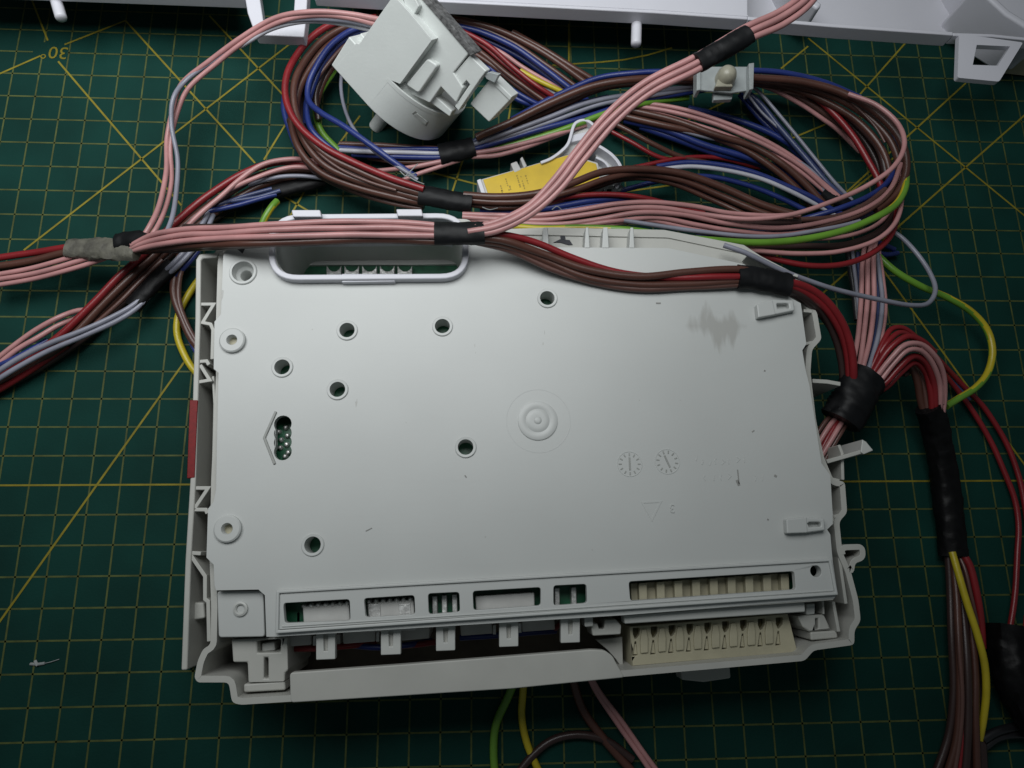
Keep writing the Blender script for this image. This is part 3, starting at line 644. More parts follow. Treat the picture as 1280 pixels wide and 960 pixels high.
# ================================================================== wiring
# --- A: bundle across the module, taped twice, two tails
hA = thing('wire_harness', U(380, 290, 0), 'pink and brown wire bundle lying across the far edge of the white control unit', 'wire harness')
T = .105
for col, p, r in (
    ('r', [(-20, 325, .9), (40, 316, 1.0), (85, 309, 1.2), (130, 308, 1.5)], .12), ('n', [(-20, 335, .9), (40, 326, 1.0), (90, 315, 1.2), (130, 312, 1.5)], .13),
    ('d', [(-20, 340, .7), (40, 331, .8), (95, 320, 1.0), (130, 316, 1.3)], .12),
    ('p', [(-20, 346, 1.0), (40, 335, 1.15), (93, 321, 1.35), (130, 312, 1.6)], .085), ('p', [(-20, 352, 1.0), (40, 342, 1.15), (95, 327, 1.35), (130, 317, 1.6)], .085), ('p', [(-20, 360, 1.0), (45, 348, 1.1), (100, 333, 1.3), (135, 321, 1.5)], .085),
    # over the socket
    ('p', [(165, 306, 2.3), (190, 294, 2.9), (220, 288, 3.6), (280, 285, 4.6), (345, 281, 5.05), (420, 277, 5.15), (490, 278, 5.15), (548, 282, 5.15), (575, 287, 5.15)], .092),
    ('p', [(165, 310, 2.2), (190, 301, 2.9), (220, 295, 3.6), (280, 291, 4.65), (345, 287, 5.12), (420, 285, 5.2), (490, 285, 5.2), (548, 288, 5.2), (575, 290, 5.2)], .092),
    ('p', [(165, 314, 2.1), (190, 307, 2.9), (220, 302, 3.6), (280, 298, 4.65), (345, 296, 5.1), (420, 293, 5.15), (490, 294, 5.15), (548, 295, 5.15), (575, 295, 5.15)], .092),
    ('p', [(450, 287, 5.05), (500, 290, 5.1), (548, 291, 5.12), (575, 293, 5.1)], .085),
    ('n', [(165, 312, 1.9), (200, 310, 2.7), (250, 307, 3.9), (300, 305, 4.7), (360, 303, 4.95), (430, 300, 4.95), (500, 300, 4.95), (548, 302, 4.95), (580, 300, 4.95)], .12),
    ('d', [(165, 314, 1.7), (210, 312, 2.5), (270, 308, 4.1), (340, 304, 4.85), (430, 299, 4.82), (500, 297, 4.85), (550, 298, 4.85), (580, 298, 4.85)], .11),
    ('d', [(230, 284, 3.5), (300, 283, 4.6), (380, 279, 4.9), (470, 282, 4.9), (550, 284, 4.9), (580, 288, 4.95)], .10),
    # tail lying on the cover
    ('r', [(590, 292, 5.1), (625, 293, 4.95), (665, 302, 4.7), (715, 322, 4.45), (770, 340, 4.3), (830, 347, 4.25), (890, 346, 4.35), (930, 346, 4.35)], .11),
    ('n', [(590, 296, 5.0), (630, 301, 4.9), (680, 318, 4.55), (735, 338, 4.4), (800, 346, 4.35), (860, 341, 4.35), (925, 337, 4.35), (950, 340, 4.3)], .125),
    ('n', [(590, 300, 4.9), (630, 306, 4.75), (680, 326, 4.4), (735, 347, 4.25), (800, 356, 4.2), (860, 355, 4.2), (925, 352, 4.25), (950, 352, 4.25)], .12),
    ('m', [(590, 301, 4.8), (635, 312, 4.6), (690, 337, 4.3), (745, 354, 4.15), (805, 362, 4.13), (860, 360, 4.13), (925, 356, 4.2), (950, 355, 4.2)], .10),
    ('d', [(590, 299, 4.8), (650, 313, 4.45), (720, 338, 4.2), (790, 351, 4.12), (860, 348, 4.12), (925, 345, 4.2), (950, 347, 4.2)], .11),
    ('r', [(975, 352, 4.3), (1000, 356, 4.2), (1028, 372, 3.9), (1052, 402, 3.5), (1064, 435, 3.1), (1067, 465, 2.8), (1066, 485, 2.5)], .13),
    ('r', [(975, 356, 4.25), (1000, 362, 4.1), (1030, 384, 3.7), (1049, 412, 3.3), (1058, 440, 2.9), (1061, 470, 2.6), (1062, 490, 2.4)], .115),
    ('d', [(975, 360, 4.2), (1000, 368, 4.0), (1026, 388, 3.5), (1043, 420, 3.0), (1051, 450, 2.6), (1054, 480, 2.3)], .12),
    ('d', [(978, 362, 4.1), (1000, 371, 3.9), (1030, 398, 3.2), (1048, 430, 2.6), (1058, 470, 2.2)], .12)): W(hA, col, p, r)
# pink tail rising over the loop to the panel
for o_, z_ in ((-7, 0), (0, .08), (7, 0), (3, -.12)):
    W(hA, 'p', [(585, 290+o_*.6, 5.2+z_), (620, 283+o_*.8, 5.2+z_), (660, 264+o_*.9, 5.25+z_), (695+o_*.6, 232+o_*.8, 5.4+z_), (728+o_*.9, 190+o_*.6, 5.6+z_), (765+o_*.9, 147+o_*.6, 5.9+z_), (810+o_*.6, 110+o_*.9, 6.2+z_), (872+o_*.5, 78+o_*1.0, 6.5+z_), (935+o_*.5, 41+o_*1.0, 6.7+z_), (975+o_*.6, 23+o_, 6.8+z_), (1005+o_*.9, 2+o_*.7, 6.9+z_), (1030+o_, -30, 7.0+z_)], .098)
tape(hA, [(86, 311, 1.35), (105, 311, 1.5), (130, 311, 1.75), (158, 311, 2.0), (172, 312, 2.1)], .40, .55, 'greytape', wraps=1.6, rag=.20)
tape(hA, [(146, 304, 2.0), (160, 301, 2.1), (172, 300, 2.25), (178, 303, 2.3)], .34, .6, wraps=2, rag=.15)
tape(hA, [(543, 292, 5.1), (560, 292, 5.1), (585, 292, 5.1), (605, 291, 5.1)], .37, .66)
tape(hA, [(872, 79, 6.5), (890, 69, 6.57), (910, 58, 6.64), (936, 43, 6.72)], .335, .72, wraps=4)
tape(hA, [(922, 346, 4.27), (940, 347, 4.27), (965, 352, 4.25), (987, 357, 4.2)], .40, .60)

# --- B: tail from the first tape over the sensor
hB = thing('wire_pair', U(210, 170, 0), 'slack pink and grey wires curving from the grey tape up to the white sensor', 'wires')
for col, p, r in (
    ('p', [(174, 304, 2.2), (185, 287, 2.3), (200, 255, 2.0), (208, 215, 1.6), (209, 170, 1.4), (216, 135, 1.6), (225, 108, 1.9), (260, 78, 2.4), (300, 48, 3.0), (345, 22, 3.6), (390, 15, 4.0), (440, 18, 4.0), (475, 24, 3.8)], .09),
    ('p', [(176, 309, 2.2), (193, 290, 2.2), (207, 260, 1.8), (214, 225, 1.5), (213, 180, 1.5), (222, 140, 1.8), (235, 112, 2.1), (270, 80, 2.5), (315, 45, 3.1), (355, 26, 3.6), (395, 19, 3.9), (440, 23, 3.9), (470, 30, 3.7)], .085),
    ('g', [(176, 312, 2.3), (200, 302, 2.3), (212, 280, 2.1), (219, 245, 1.8), (222, 200, 1.7), (214, 155, 1.9), (217, 122, 2.2), (233, 100, 2.1), (290, 62, 2.7), (340, 32, 3.4), (380, 24, 3.7), (430, 26, 3.8), (470, 33, 3.6)], .082),
    ('w', [(300, 58, 2.8), (340, 36, 3.3), (385, 27, 3.6), (430, 30, 3.6), (465, 38, 3.4)], .08)): W(hB, col, p, r)

# --- C: diagonal bundle at left
hC = thing('wire_harness', U(110, 400, 0), 'red, brown and grey wires running diagonally off the left edge below the pink bundle', 'wire harness')
for col, p, r in (
    ('r', [(-15, 478, .5), (30, 452, .6), (75, 420, .75), (115, 381, .85), (150, 345, .9), (185, 313, .9), (222, 276, .9), (262, 243, .9), (310, 214, .9), (350, 202, .8), (400, 206, .6)], .13),
    ('n', [(-15, 484, .35), (35, 459, .45), (85, 425, .6), (125, 385, .7), (160, 350, .75), (195, 317, .7), (231, 281, .75), (272, 250, .8), (318, 222, .75), (360, 212, .6), (405, 214, .4)], .14),
    ('n', [(60, 447, .35), (100, 416, .45), (137, 382, .5), (170, 350, .5), (205, 318, .5), (240, 288, .6), (283, 256, .6), (330, 230, .5), (380, 220, .35)], .13),
    ('d', [(-15, 492, .2), (40, 465, .25), (95, 430, .3), (140, 392, .3), (178, 355, .3), (212, 320, .3), (250, 287, .3), (300, 252, .3), (360, 225, .3)], .14),
    ('m', [(120, 405, .6), (150, 378, .7), (177, 350, .7), (203, 325, .65)], .08),
    ('r', [(-15, 496, .3), (20, 475, .4), (50, 455, .45), (85, 432, .45)], .11),
    ('p', [(-15, 458, .7), (20, 430, .75), (45, 412, .8), (75, 396, .8), (98, 388, .5), (118, 386, .25), (142, 372, .18)], .09),
    ('p', [(-15, 466, .75), (20, 438, .8), (48, 422, .8), (75, 406, .65), (98, 396, .35), (125, 385, .2)], .09),
    ('b', [(-15, 462, .75), (10, 452, .8), (35, 440, .75), (60, 425, .5)], .1),
    ('g', [(-15, 472, .9), (20, 450, 1.0), (60, 430, 1.1), (105, 412, 1.1), (140, 396, 1.0), (165, 382, .9), (190, 360, .7)], .09),
    ('g', [(-15, 482, .8), (20, 460, .9), (60, 439, 1.0), (108, 419, 1.0), (145, 402, .95), (168, 387, .85), (192, 364, .7)], .09),
    ('g', [(200, 345, .7), (216, 330, .9), (232, 312, .9), (250, 285, .9), (262, 262, .7), (262, 252, .5)], .09),
    ('g', [(204, 349, .65), (221, 334, .85), (238, 316, .85), (257, 290, .8), (268, 264, .6)], .09),
    ('b', [(212, 352, .5), (232, 332, .6), (248, 312, .6), (266, 285, .5)], .1),
    ('p', [(225, 293, 1.1), (246, 272, 1.1), (275, 247, 1.1), (300, 224, 1.1), (328, 206, 1.1), (360, 199, 1.0), (385, 200, .8), (410, 208, .5)], .09),
    ('p', [(285, 238, 1.0), (315, 224, 1.05), (345, 213, 1.0), (370, 209, .95), (395, 212, .8), (420, 222, .5)], .085),
    ('g', [(310, 232, .7), (345, 222, .8), (375, 220, .8), (410, 224, .7), (440, 230, .4)], .075)): W(hC, col, p, r)
tape(hC, [(165, 384, .75), (185, 362, .75), (205, 341, .72), (217, 331, .7)], .32, .6, 'tube', wraps=3)
tape(hC, [(255, 268, .4), (300, 252, .45), (350, 238, .45), (405, 224, .4)], .30, .6, 'tube', wraps=5, rag=.1)
for col, p, r in (('b', [(262, 264, .75), (300, 256, .75), (330, 247, .7), (345, 243, .6)], .09), ('s', [(290, 252, .7), (320, 247, .72), (350, 238, .65)], .08), ('s', [(270, 257, .7), (300, 247, .72), (340, 236, .7)], .08)): W(hC, col, p, r)
# --- loose earth wire and brown tail beside the module
hD = thing('earth_wire', U(235, 420, 0), 'yellow earth wire and brown lead looping out beside the left wall of the control unit', 'wires')
W(hD, 'y', [(300, 300, .3), (262, 335, .25), (240, 362, .2), (224, 390, .2), (221, 415, .2), (229, 440, .2), (245, 465, .2), (280, 490, .3)], .125)
W(hD, 'n', [(226, 320, .4), (219, 345, .5), (218, 370, .5), (228, 400, .45), (240, 425, .4), (262, 450, .4)], .14)
W(hD, 'm', [(232, 320, .5), (224, 350, .6), (224, 375, .55), (234, 405, .5), (250, 435, .4)], .09)
W(hD, 'b', [(228, 400, .25), (235, 420, .3), (245, 440, .3), (262, 460, .3)], .09)
W(hD, 'E', [(326, 282, .9), (333, 268, 1.0), (340, 258, 1.0), (346, 252, .9)], .125)

# --- E: big loop on the left and long run to the right
hE = thing('wire_harness', U(560, 250, 0), 'big looped loom of brown and pink wires just behind the white control unit', 'wire harness')
for col, p, r, *ex in (
    ('r', [(470, 22, 1.8), (425, 27, 1.9), (395, 42, 2.0), (372, 67, 2.1), (358, 95, 2.2), (358, 125, 2.2), (372, 155, 2.2), (400, 180, 2.2), (440, 202, 2.2), (485, 221, 2.2), (530, 236, 2.2)], .125),
    ('n', [(470, 28, 1.6), (430, 35, 1.7), (402, 52, 1.8), (380, 78, 1.9), (368, 105, 2.0), (368, 135, 2.0), (382, 168, 2.0), (410, 195, 2.0), (450, 215, 2.0), (490, 231, 2.0), (530, 243, 2.0)], .135),
    ('n', [(470, 34, 1.5), (435, 42, 1.6), (408, 60, 1.7), (388, 85, 1.7), (374, 112, 1.7), (371, 142, 1.7), (382, 178, 1.8), (406, 206, 1.8), (445, 225, 1.8), (490, 239, 1.8), (530, 249, 1.85)], .135),
    ('n', [(465, 30, 1.3), (430, 42, 1.4), (400, 64, 1.4), (381, 92, 1.4), (366, 122, 1.4), (364, 150, 1.4), (374, 185, 1.5), (400, 214, 1.5), (442, 233, 1.6), (490, 246, 1.7), (530, 254, 1.7)], .13),
    ('m', [(383, 165, 1.9), (398, 190, 2.0), (425, 211, 2.0), (460, 227, 2.0), (495, 238, 2.0)], .06),
    ('d', [(470, 36, 1.0), (430, 50, 1.0), (400, 75, 1.0), (382, 105, 1.0), (376, 135, 1.0), (384, 170, 1.1), (410, 200, 1.2), (450, 222, 1.3), (530, 246, 1.5)], .14),
    ('d', [(362, 150, .8), (372, 185, .9), (395, 215, 1.0), (440, 238, 1.1), (490, 252, 1.3), (530, 258, 1.5)], .12),
    ('m', [(385, 200, 1.0), (415, 225, 1.1), (450, 242, 1.2), (490, 254, 1.4), (528, 261, 1.5)], .08),
    ('b', [(357, 110, .6), (355, 135, .6), (362, 160, .6), (375, 190, .6), (400, 215, .6)], .12),
    ('b', [(475, 30, 1.7), (440, 38, 1.8), (415, 55, 1.9), (397, 80, 1.9), (386, 105, 1.8), (386, 125, 1.8), (400, 140, 2.0), (430, 158, 2.2), (465, 183, 2.3), (495, 205, 2.2), (520, 222, 2.0)], .11),
    ('b', [(475, 34, 1.5), (440, 44, 1.6), (418, 62, 1.6), (400, 88, 1.6), (390, 112, 1.5), (384, 140, 1.5), (392, 165, 1.6), (425, 195, 1.4)], .11),
    ('b', [(470, 40, 1.4), (440, 50, 1.4), (415, 72, 1.4), (398, 98, 1.4), (384, 125, 1.3), (382, 155, 1.2)], .11),
    ('d', [(460, 42, 1.2), (435, 52, 1.3), (415, 74, 1.3), (402, 96, 1.3), (394, 120, 1.2), (398, 150, 1.0)], .12),
    ('m', [(450, 46, 1.5), (430, 58, 1.6), (410, 80, 1.6), (396, 100, 1.5), (388, 118, 1.4)], .08),
    ('p', [(424, 70, 1.4), (407, 83, 1.4), (395, 100, 1.4), (388, 118, 1.3)], .07),
    ('n', [(440, 55, 1.2), (422, 76, 1.2), (410, 92, 1.2), (402, 108, 1.1), (396, 130, .9)], .12),
    ('E', [(430, 65, .9), (416, 90, 1.0), (404, 108, 1.0), (396, 125, .9), (395, 145, .8), (402, 165, .7), (425, 190, .6)], .125),
    ('g', [(428, 75, .8), (426, 110, .8), (432, 140, .9), (447, 168, 1.4), (470, 190, 1.9), (500, 210, 2.2), (522, 225, 2.1)], .07),
    # run to the right of the tape
    ('n', [(580, 244, 2.0), (620, 246, 2.1), (665, 243, 2.1), (710, 231, 2.1), (755, 215, 2.0), (800, 211, 1.9), (850, 216, 1.8), (900, 233, 1.7), (950, 255, 1.7), (1000, 270, 1.8)], .135),
    ('n', [(580, 250, 1.9), (620, 253, 2.0), (668, 251, 2.0), (715, 239, 2.0), (760, 223, 1.9), (800, 217, 1.7), (850, 225, 1.6), (900, 244, 1.5), (950, 265, 1.6), (990, 276, 1.7)], .12),
    ('n', [(580, 255, 1.7), (630, 259, 1.8), (690, 254, 1.7), (740, 236, 1.6), (790, 222, 1.5), (840, 229, 1.4), (890, 250, 1.3), (930, 268, 1.4)], .10),
    ('d', [(580, 247, 1.5), (640, 254, 1.5), (700, 243, 1.5), (760, 226, 1.4), (820, 222, 1.2), (880, 240, 1.1), (950, 268, 1.2)], .13),
    ('b', [(600, 262, 1.5), (650, 264, 1.6), (700, 258, 1.6), (750, 250, 1.6), (800, 250, 1.5), (860, 260, 1.4)], .13),
    ('b', [(650, 268, 1.4), (700, 263, 1.5), (760, 255, 1.5), (810, 255, 1.4)], .12),
    ('r', [(670, 258, 1.7), (705, 247, 1.8), (750, 243, 1.8), (800, 247, 1.75), (840, 256, 1.6), (880, 266, 1.5)], .10),
    ('b', [(690, 248, 1.3), (740, 230, 1.3), (765, 222, 1.2)], .09),
    ('p', [(578, 268, 1.9), (620, 269, 2.0), (670, 269, 2.2), (720, 263, 2.3), (770, 255, 2.4), (820, 253, 2.4), (870, 258, 2.3), (910, 266, 2.2), (960, 270, 2.2), (1000, 268, 2.3)], .09),
    ('p', [(578, 271, 1.9), (630, 274, 2.0), (680, 275, 2.2), (730, 269, 2.4), (780, 261, 2.5), (830, 260, 2.5), (880, 268, 2.4), (940, 274, 2.6), (990, 268, 2.8), (1040, 252, 3.0), (1085, 232, 3.1), (1118, 207, 3.1), (1130, 180, 3.0), (1122, 155, 2.8), (1095, 131, 2.6), (1060, 117, 2.4)], .088),
    ('p', [(580, 274, 1.8), (640, 279, 2.0), (700, 280, 2.3), (750, 274, 2.4), (800, 266, 2.5), (850, 268, 2.4), (910, 279, 2.3), (970, 285, 2.2), (1030, 277, 2.2), (1080, 262, 2.3), (1112, 238, 2.3), (1126, 205, 2.2)], .088),
    ('p', [(600, 280, 1.8), (660, 284, 2.1), (720, 282, 2.3), (770, 276, 2.4), (820, 272, 2.3), (870, 281, 2.2), (920, 289, 2.1), (980, 292, 2.0), (1040, 282, 2.0)], .085),
    ('p', [(640, 283, 2.0), (700, 285, 2.2), (760, 281, 2.3), (810, 275, 2.2), (860, 285, 2.1), (910, 294, 2.0), (960, 297, 1.9)], .08),
    ('d', [(600, 274, 1.6), (700, 272, 2.0), (800, 262, 2.1), (900, 278, 2.0), (1000, 278, 1.9)], .13),
    ('g', [(780, 276, 2.4), (830, 284, 2.4), (880, 290, 2.4), (930, 295, 2.4), (985, 294, 2.4), (1040, 285, 2.3), (1075, 276, 2.2)], .08),
    ('E', [(632, 283, 2.2), (680, 286, 2.6), (730, 285, 3.0), (780, 287, 3.2), (830, 294, 3.2), (880, 300, 3.1), (930, 303, 3.0), (985, 301, 2.9), (1040, 292, 2.8), (1085, 277, 2.7), (1118, 257, 2.6), (1131, 235, 2.4), (1132, 205, 2.0)], .125, .05, .006),
    ('p', [(880, 305, 2.6), (940, 313, 2.7), (1000, 317, 2.7), (1050, 314, 2.7), (1095, 300, 2.7), (1118, 280, 2.5), (1127, 250, 2.2), (1126, 215, 2.0)], .085),
    ('r', [(900, 305, 2.3), (960, 322, 2.4), (1010, 332, 2.5), (1055, 330, 2.5), (1092, 315, 2.4), (1115, 292, 2.2), (1122, 260, 2.0)], .105),
    ('p', [(1000, 300, 1.8), (1060, 295, 1.9), (1100, 278, 1.9), (1120, 252, 1.8)], .08),
    ('d', [(920, 308, 2.0), (1000, 308, 2.0), (1060, 305, 2.0), (1105, 285, 1.9), (1125, 250, 1.7)], .12),
    # far side of the right-hand loop
    ('b', [(640, 150, .8), (700, 118, 1.0), (750, 97, 1.2), (800, 91, 1.4), (860, 90, 1.5), (930, 88, 1.5), (985, 92, 1.5), (1030, 103, 1.4), (1075, 122, 1.2)], .11),
    ('n', [(595, 172, 1.4), (640, 152, 1.6), (690, 128, 1.8), (740, 108, 2.0), (790, 100, 2.1), (870, 97, 1.9), (940, 97, 1.9), (1000, 102, 2.0), (1050, 115, 2.1), (1095, 140, 2.2), (1124, 172, 2.3), (1133, 208, 2.3), (1122, 240, 2.2), (1095, 262, 2.1)], .14),
    ('n', [(640, 160, 1.2), (700, 132, 1.4), (760, 108, 1.6), (870, 101, 1.5), (940, 101, 1.5), (1000, 108, 1.6), (1045, 122, 1.7), (1088, 148, 1.8), (1115, 180, 1.9), (1124, 215, 1.9), (1110, 250, 1.8), (1075, 270, 1.7), (1020, 280, 1.7)], .14),
    ('n', [(940, 104, 1.3), (990, 111, 1.3), (1035, 128, 1.4), (1075, 154, 1.5), (1104, 190, 1.6), (1112, 225, 1.6), (1095, 258, 1.6), (1050, 275, 1.6), (1000, 280, 1.6)], .13),
    ('d', [(940, 102, 1.0), (1000, 114, 1.0), (1045, 135, 1.0), (1085, 165, 1.1), (1108, 200, 1.2), (1112, 240, 1.3), (1080, 268, 1.4)], .15),
    ('d', [(960, 106, .8), (1010, 120, .8), (1060, 150, .8), (1095, 190, .9), (1105, 230, 1.0), (1080, 262, 1.2)], .15),
    ('d', [(1000, 115, .9), (1050, 145, .9), (1080, 175, .9), (1098, 210, .9), (1098, 245, .9)], .14),
    ('m', [(1063, 128, 1.9), (1080, 143, 1.9), (1095, 160, 1.9), (1106, 178, 1.9)], .045),
    ('d', [(1020, 118, 1.3), (1065, 148, 1.4), (1098, 185, 1.5), (1108, 220, 1.5)], .13),
    ('b', [(1118, 165, 1.2), (1122, 195, 1.5), (1112, 225, 1.8), (1085, 246, 2.0), (1045, 262, 1.9), (1000, 275, 1.5)], .11),
    ('r', [(940, 100, .9), (985, 108, 1.0), (1015, 120, 1.1), (1045, 145, 1.2), (1068, 172, 1.2), (1085, 200, 1.2), (1100, 228, 1.2), (1105, 250, 1.0)], .125),
    ('p', [(940, 104, .9), (965, 112, 1.0), (1000, 130, 1.0), (1030, 150, .9), (1048, 163, .7), (1075, 190, .4)], .085),
    ('m', [(950, 104, .8), (1000, 122, .9), (1035, 145, .8), (1060, 172, .5)], .12),
    ('m', [(1005, 286, 2.0), (1040, 280, 2.1), (1080, 266, 2.2), (1108, 245, 2.3), (1122, 220, 2.2)], .10),
    ('m', [(1000, 275, 1.9), (1040, 272, 2.0), (1080, 257, 2.1), (1107, 237, 2.1)], .11),
    ('s', [(870, 295, 1.8), (940, 290, 1.9), (1000, 288, 1.9), (1060, 278, 1.9), (1100, 260, 1.8)], .10)): W(hE, col, p, r, .028, *ex)
tape(hE, [(524, 244, 1.9), (545, 247, 1.9), (565, 251, 1.9), (590, 254, 1.9)], .37, .75, wraps=4, rag=.06)
for k, (a, b, c) in enumerate([((690, 262), (696, 258), (702, 262)), ((603, 259), (612, 262), (622, 260)), ((500, 214), (508, 220), (520, 216)), ((505, 222), (515, 212), (522, 205)), ((510, 220), (520, 226), (530, 230))]):
    tube('adhesive_thread', spline([U(a[0], a[1], 2.3), U(b[0], b[1], 2.4), U(c[0], c[1], 2.3)], .05), .018, M['lint'], hE, sides=6)

# --- F: middle loom through the clip
hF = thing('wire_harness', U(620, 185, 0), 'loom of blue, grey, green and pink wires taped just below the white sensor', 'wire harness')
for col, p, r in (
    ('m', [(425, 180, .5), (460, 181, .6), (500, 183, .7), (550, 186, .9), (575, 187, .9)], .10), ('b', [(420, 184, .6), (460, 187, .8), (500, 187, .9), (550, 187, 1.0), (575, 187, 1.0)], .10),
    ('w', [(425, 188, .7), (460, 190, .9), (500, 191, .95), (550, 192, 1.0), (575, 190, 1.0)], .085), ('b', [(440, 193, .6), (490, 196, .8), (520, 197, .9), (550, 197, .95), (575, 193, 1.0)], .10),
    ('s', [(440, 190, .4), (490, 193, .5), (550, 194, .6)], .10), ('n', [(460, 197, .4), (500, 203, .6), (540, 202, .8), (575, 196, .9)], .10),
    ('p', [(430, 216, .35), (470, 214, .5), (510, 210, .8), (548, 202, .95), (575, 197, .95)], .085), ('p', [(455, 236, .35), (490, 230, .5), (525, 216, .7), (550, 208, .85), (575, 200, .9)], .085),
    ('s', [(590, 178, 1.0), (620, 165, 1.1), (660, 152, 1.2), (705, 134, 1.3), (760, 121, 1.3)], .10),
    ('g', [(590, 182, 1.1), (630, 168, 1.3), (680, 149, 1.4), (730, 130, 1.5), (780, 119, 1.5), (830, 112, 1.4), (875, 107, 1.3), (930, 103, 1.1)], .09),
    ('g', [(590, 184, 1.0), (640, 168, 1.2), (695, 150, 1.3), (750, 131, 1.4), (790, 123, 1.4), (840, 115, 1.3), (875, 110, 1.2)], .085),
    ('b', [(590, 187, 1.0), (640, 172, 1.1), (690, 158, 1.2), (740, 144, 1.2), (790, 128, 1.2), (875, 113, 1.1), (930, 105, .9)], .11),
    ('b', [(640, 167, .9), (700, 148, 1.0), (760, 132, 1.0), (830, 118, .9), (875, 112, .9)], .11),
    ('E', [(600, 190, .8), (650, 178, .9), (700, 163, 1.1), (740, 148, 1.2), (775, 136, 1.2), (810, 128, 1.1), (860, 122, .8)], .12),
    ('n', [(595, 190, .7), (640, 180, .8), (690, 166, .9), (730, 156, .9), (790, 140, .8)], .10),
    ('p', [(590, 192, 1.0), (625, 186, 1.1), (665, 177, 1.1), (705, 165, 1.1), (750, 150, 1.0), (800, 132, .8)], .085),
    ('p', [(590, 196, .9), (622, 194, 1.0), (655, 185, 1.0), (690, 172, .95), (715, 162, .9), (760, 145, .8)], .085),
    ('r', [(735, 165, .7), (770, 150, .7), (800, 140, .6)], .1),
    # fan towards the small tape on the right
    ('p', [(795, 128, 1.0), (825, 131, 1.1), (870, 141, 1.2), (915, 157, 1.3), (960, 178, 1.3), (1000, 203, 1.2), (1025, 225, 1.1), (1048, 245, 1.0)], .085),
    ('p', [(790, 132, 1.0), (830, 138, 1.1), (875, 149, 1.2), (920, 165, 1.3), (965, 186, 1.3), (1003, 209, 1.2), (1044, 245, 1.0)], .082),
    ('p', [(800, 136, .9), (850, 150, 1.0), (900, 165, 1.1), (950, 186, 1.1), (990, 207, 1.1), (1035, 243, .9)], .075),
    ('n', [(790, 138, .9), (840, 150, 1.0), (890, 167, 1.1), (940, 183, 1.1), (975, 203, 1.1), (1005, 228, 1.0), (1030, 255, .9)], .13),
    ('n', [(780, 145, .8), (830, 157, .9), (880, 168, .9), (930, 187, .9), (965, 209, .9), (1000, 240, .8), (1015, 260, .7)], .13),
    ('g', [(845, 162, .9), (880, 171, .9), (920, 180, .9), (960, 190, .9), (1000, 208, 1.0), (1020, 225, 1.0), (1038, 250, .9)], .065),
    ('g', [(980, 194, 1.2), (1005, 206, 1.2), (1025, 224, 1.1), (1035, 245, .9)], .065),
    ('b', [(780, 150, .6), (830, 162, .7), (880, 181, .7), (930, 196, .7), (975, 212, .7), (1010, 235, .7), (1035, 255, .6)], .13),
    ('b', [(800, 158, .5), (850, 176, .5), (900, 193, .5), (950, 205, .5), (1000, 232, .5)], .13),
    ('b', [(860, 135, .4), (910, 147, .5), (960, 165, .6), (1000, 190, .6), (1030, 220, .6)], .12),
    ('n', [(755, 148, .7), (785, 163, .8), (820, 182, .7), (850, 196, .5), (890, 205, .4)], .10),
    ('r', [(765, 165, .5), (790, 178, .5), (820, 195, .4), (850, 203, .3)], .09),
    ('s', [(915, 103, .8), (945, 125, .8), (975, 160, .9), (1005, 195, .9), (1035, 230, .9), (1065, 255, .8)], .11),
    ('g', [(925, 100, 1.0), (945, 112, 1.0), (968, 137, 1.0), (992, 166, 1.0), (1018, 198, 1.0), (1045, 230, 1.0), (1065, 250, .9)], .07),
    ('b', [(920, 105, .7), (940, 128, .7), (970, 160, .7), (1000, 190, .7), (1030, 225, .7)], .11),
    ('g', [(930, 112, .9), (950, 138, .9), (975, 162, .9), (1000, 188, .9), (1022, 215, .9)], .055),
    ('b', [(925, 118, .5), (950, 148, .5), (985, 180, .5), (1015, 212, .5)], .11),
    ('b', [(820, 208, .9), (860, 203, 1.0), (900, 206, 1.1), (945, 217, 1.2), (985, 233, 1.2), (1015, 247, 1.2), (1040, 262, 1.1), (1070, 275, .9)], .10),
    ('w', [(830, 211, .9), (865, 208, 1.0), (905, 212, 1.1), (950, 223, 1.2), (990, 240, 1.2), (1020, 256, 1.1), (1045, 270, 1.0)], .085),
    ('b', [(770, 240, .6), (810, 229, .7), (850, 222, .8), (890, 221, .8), (930, 230, .8), (970, 245, .8), (1010, 264, .8)], .10),
    ('r', [(790, 210, .5), (850, 198, .5), (900, 198, .4), (950, 210, .3)], .09)): W(hF, col, p, r)
tape(hF, [(549, 193, 1.0), (560, 191, 1.0), (575, 188, 1.0), (592, 184, 1.0)], .42, .7, wraps=3, rag=.07)
tape(hF, [(1028, 240, .9), (1040, 247, .9), (1052, 252, .9), (1062, 258, .85)], .26, .7, wraps=2)
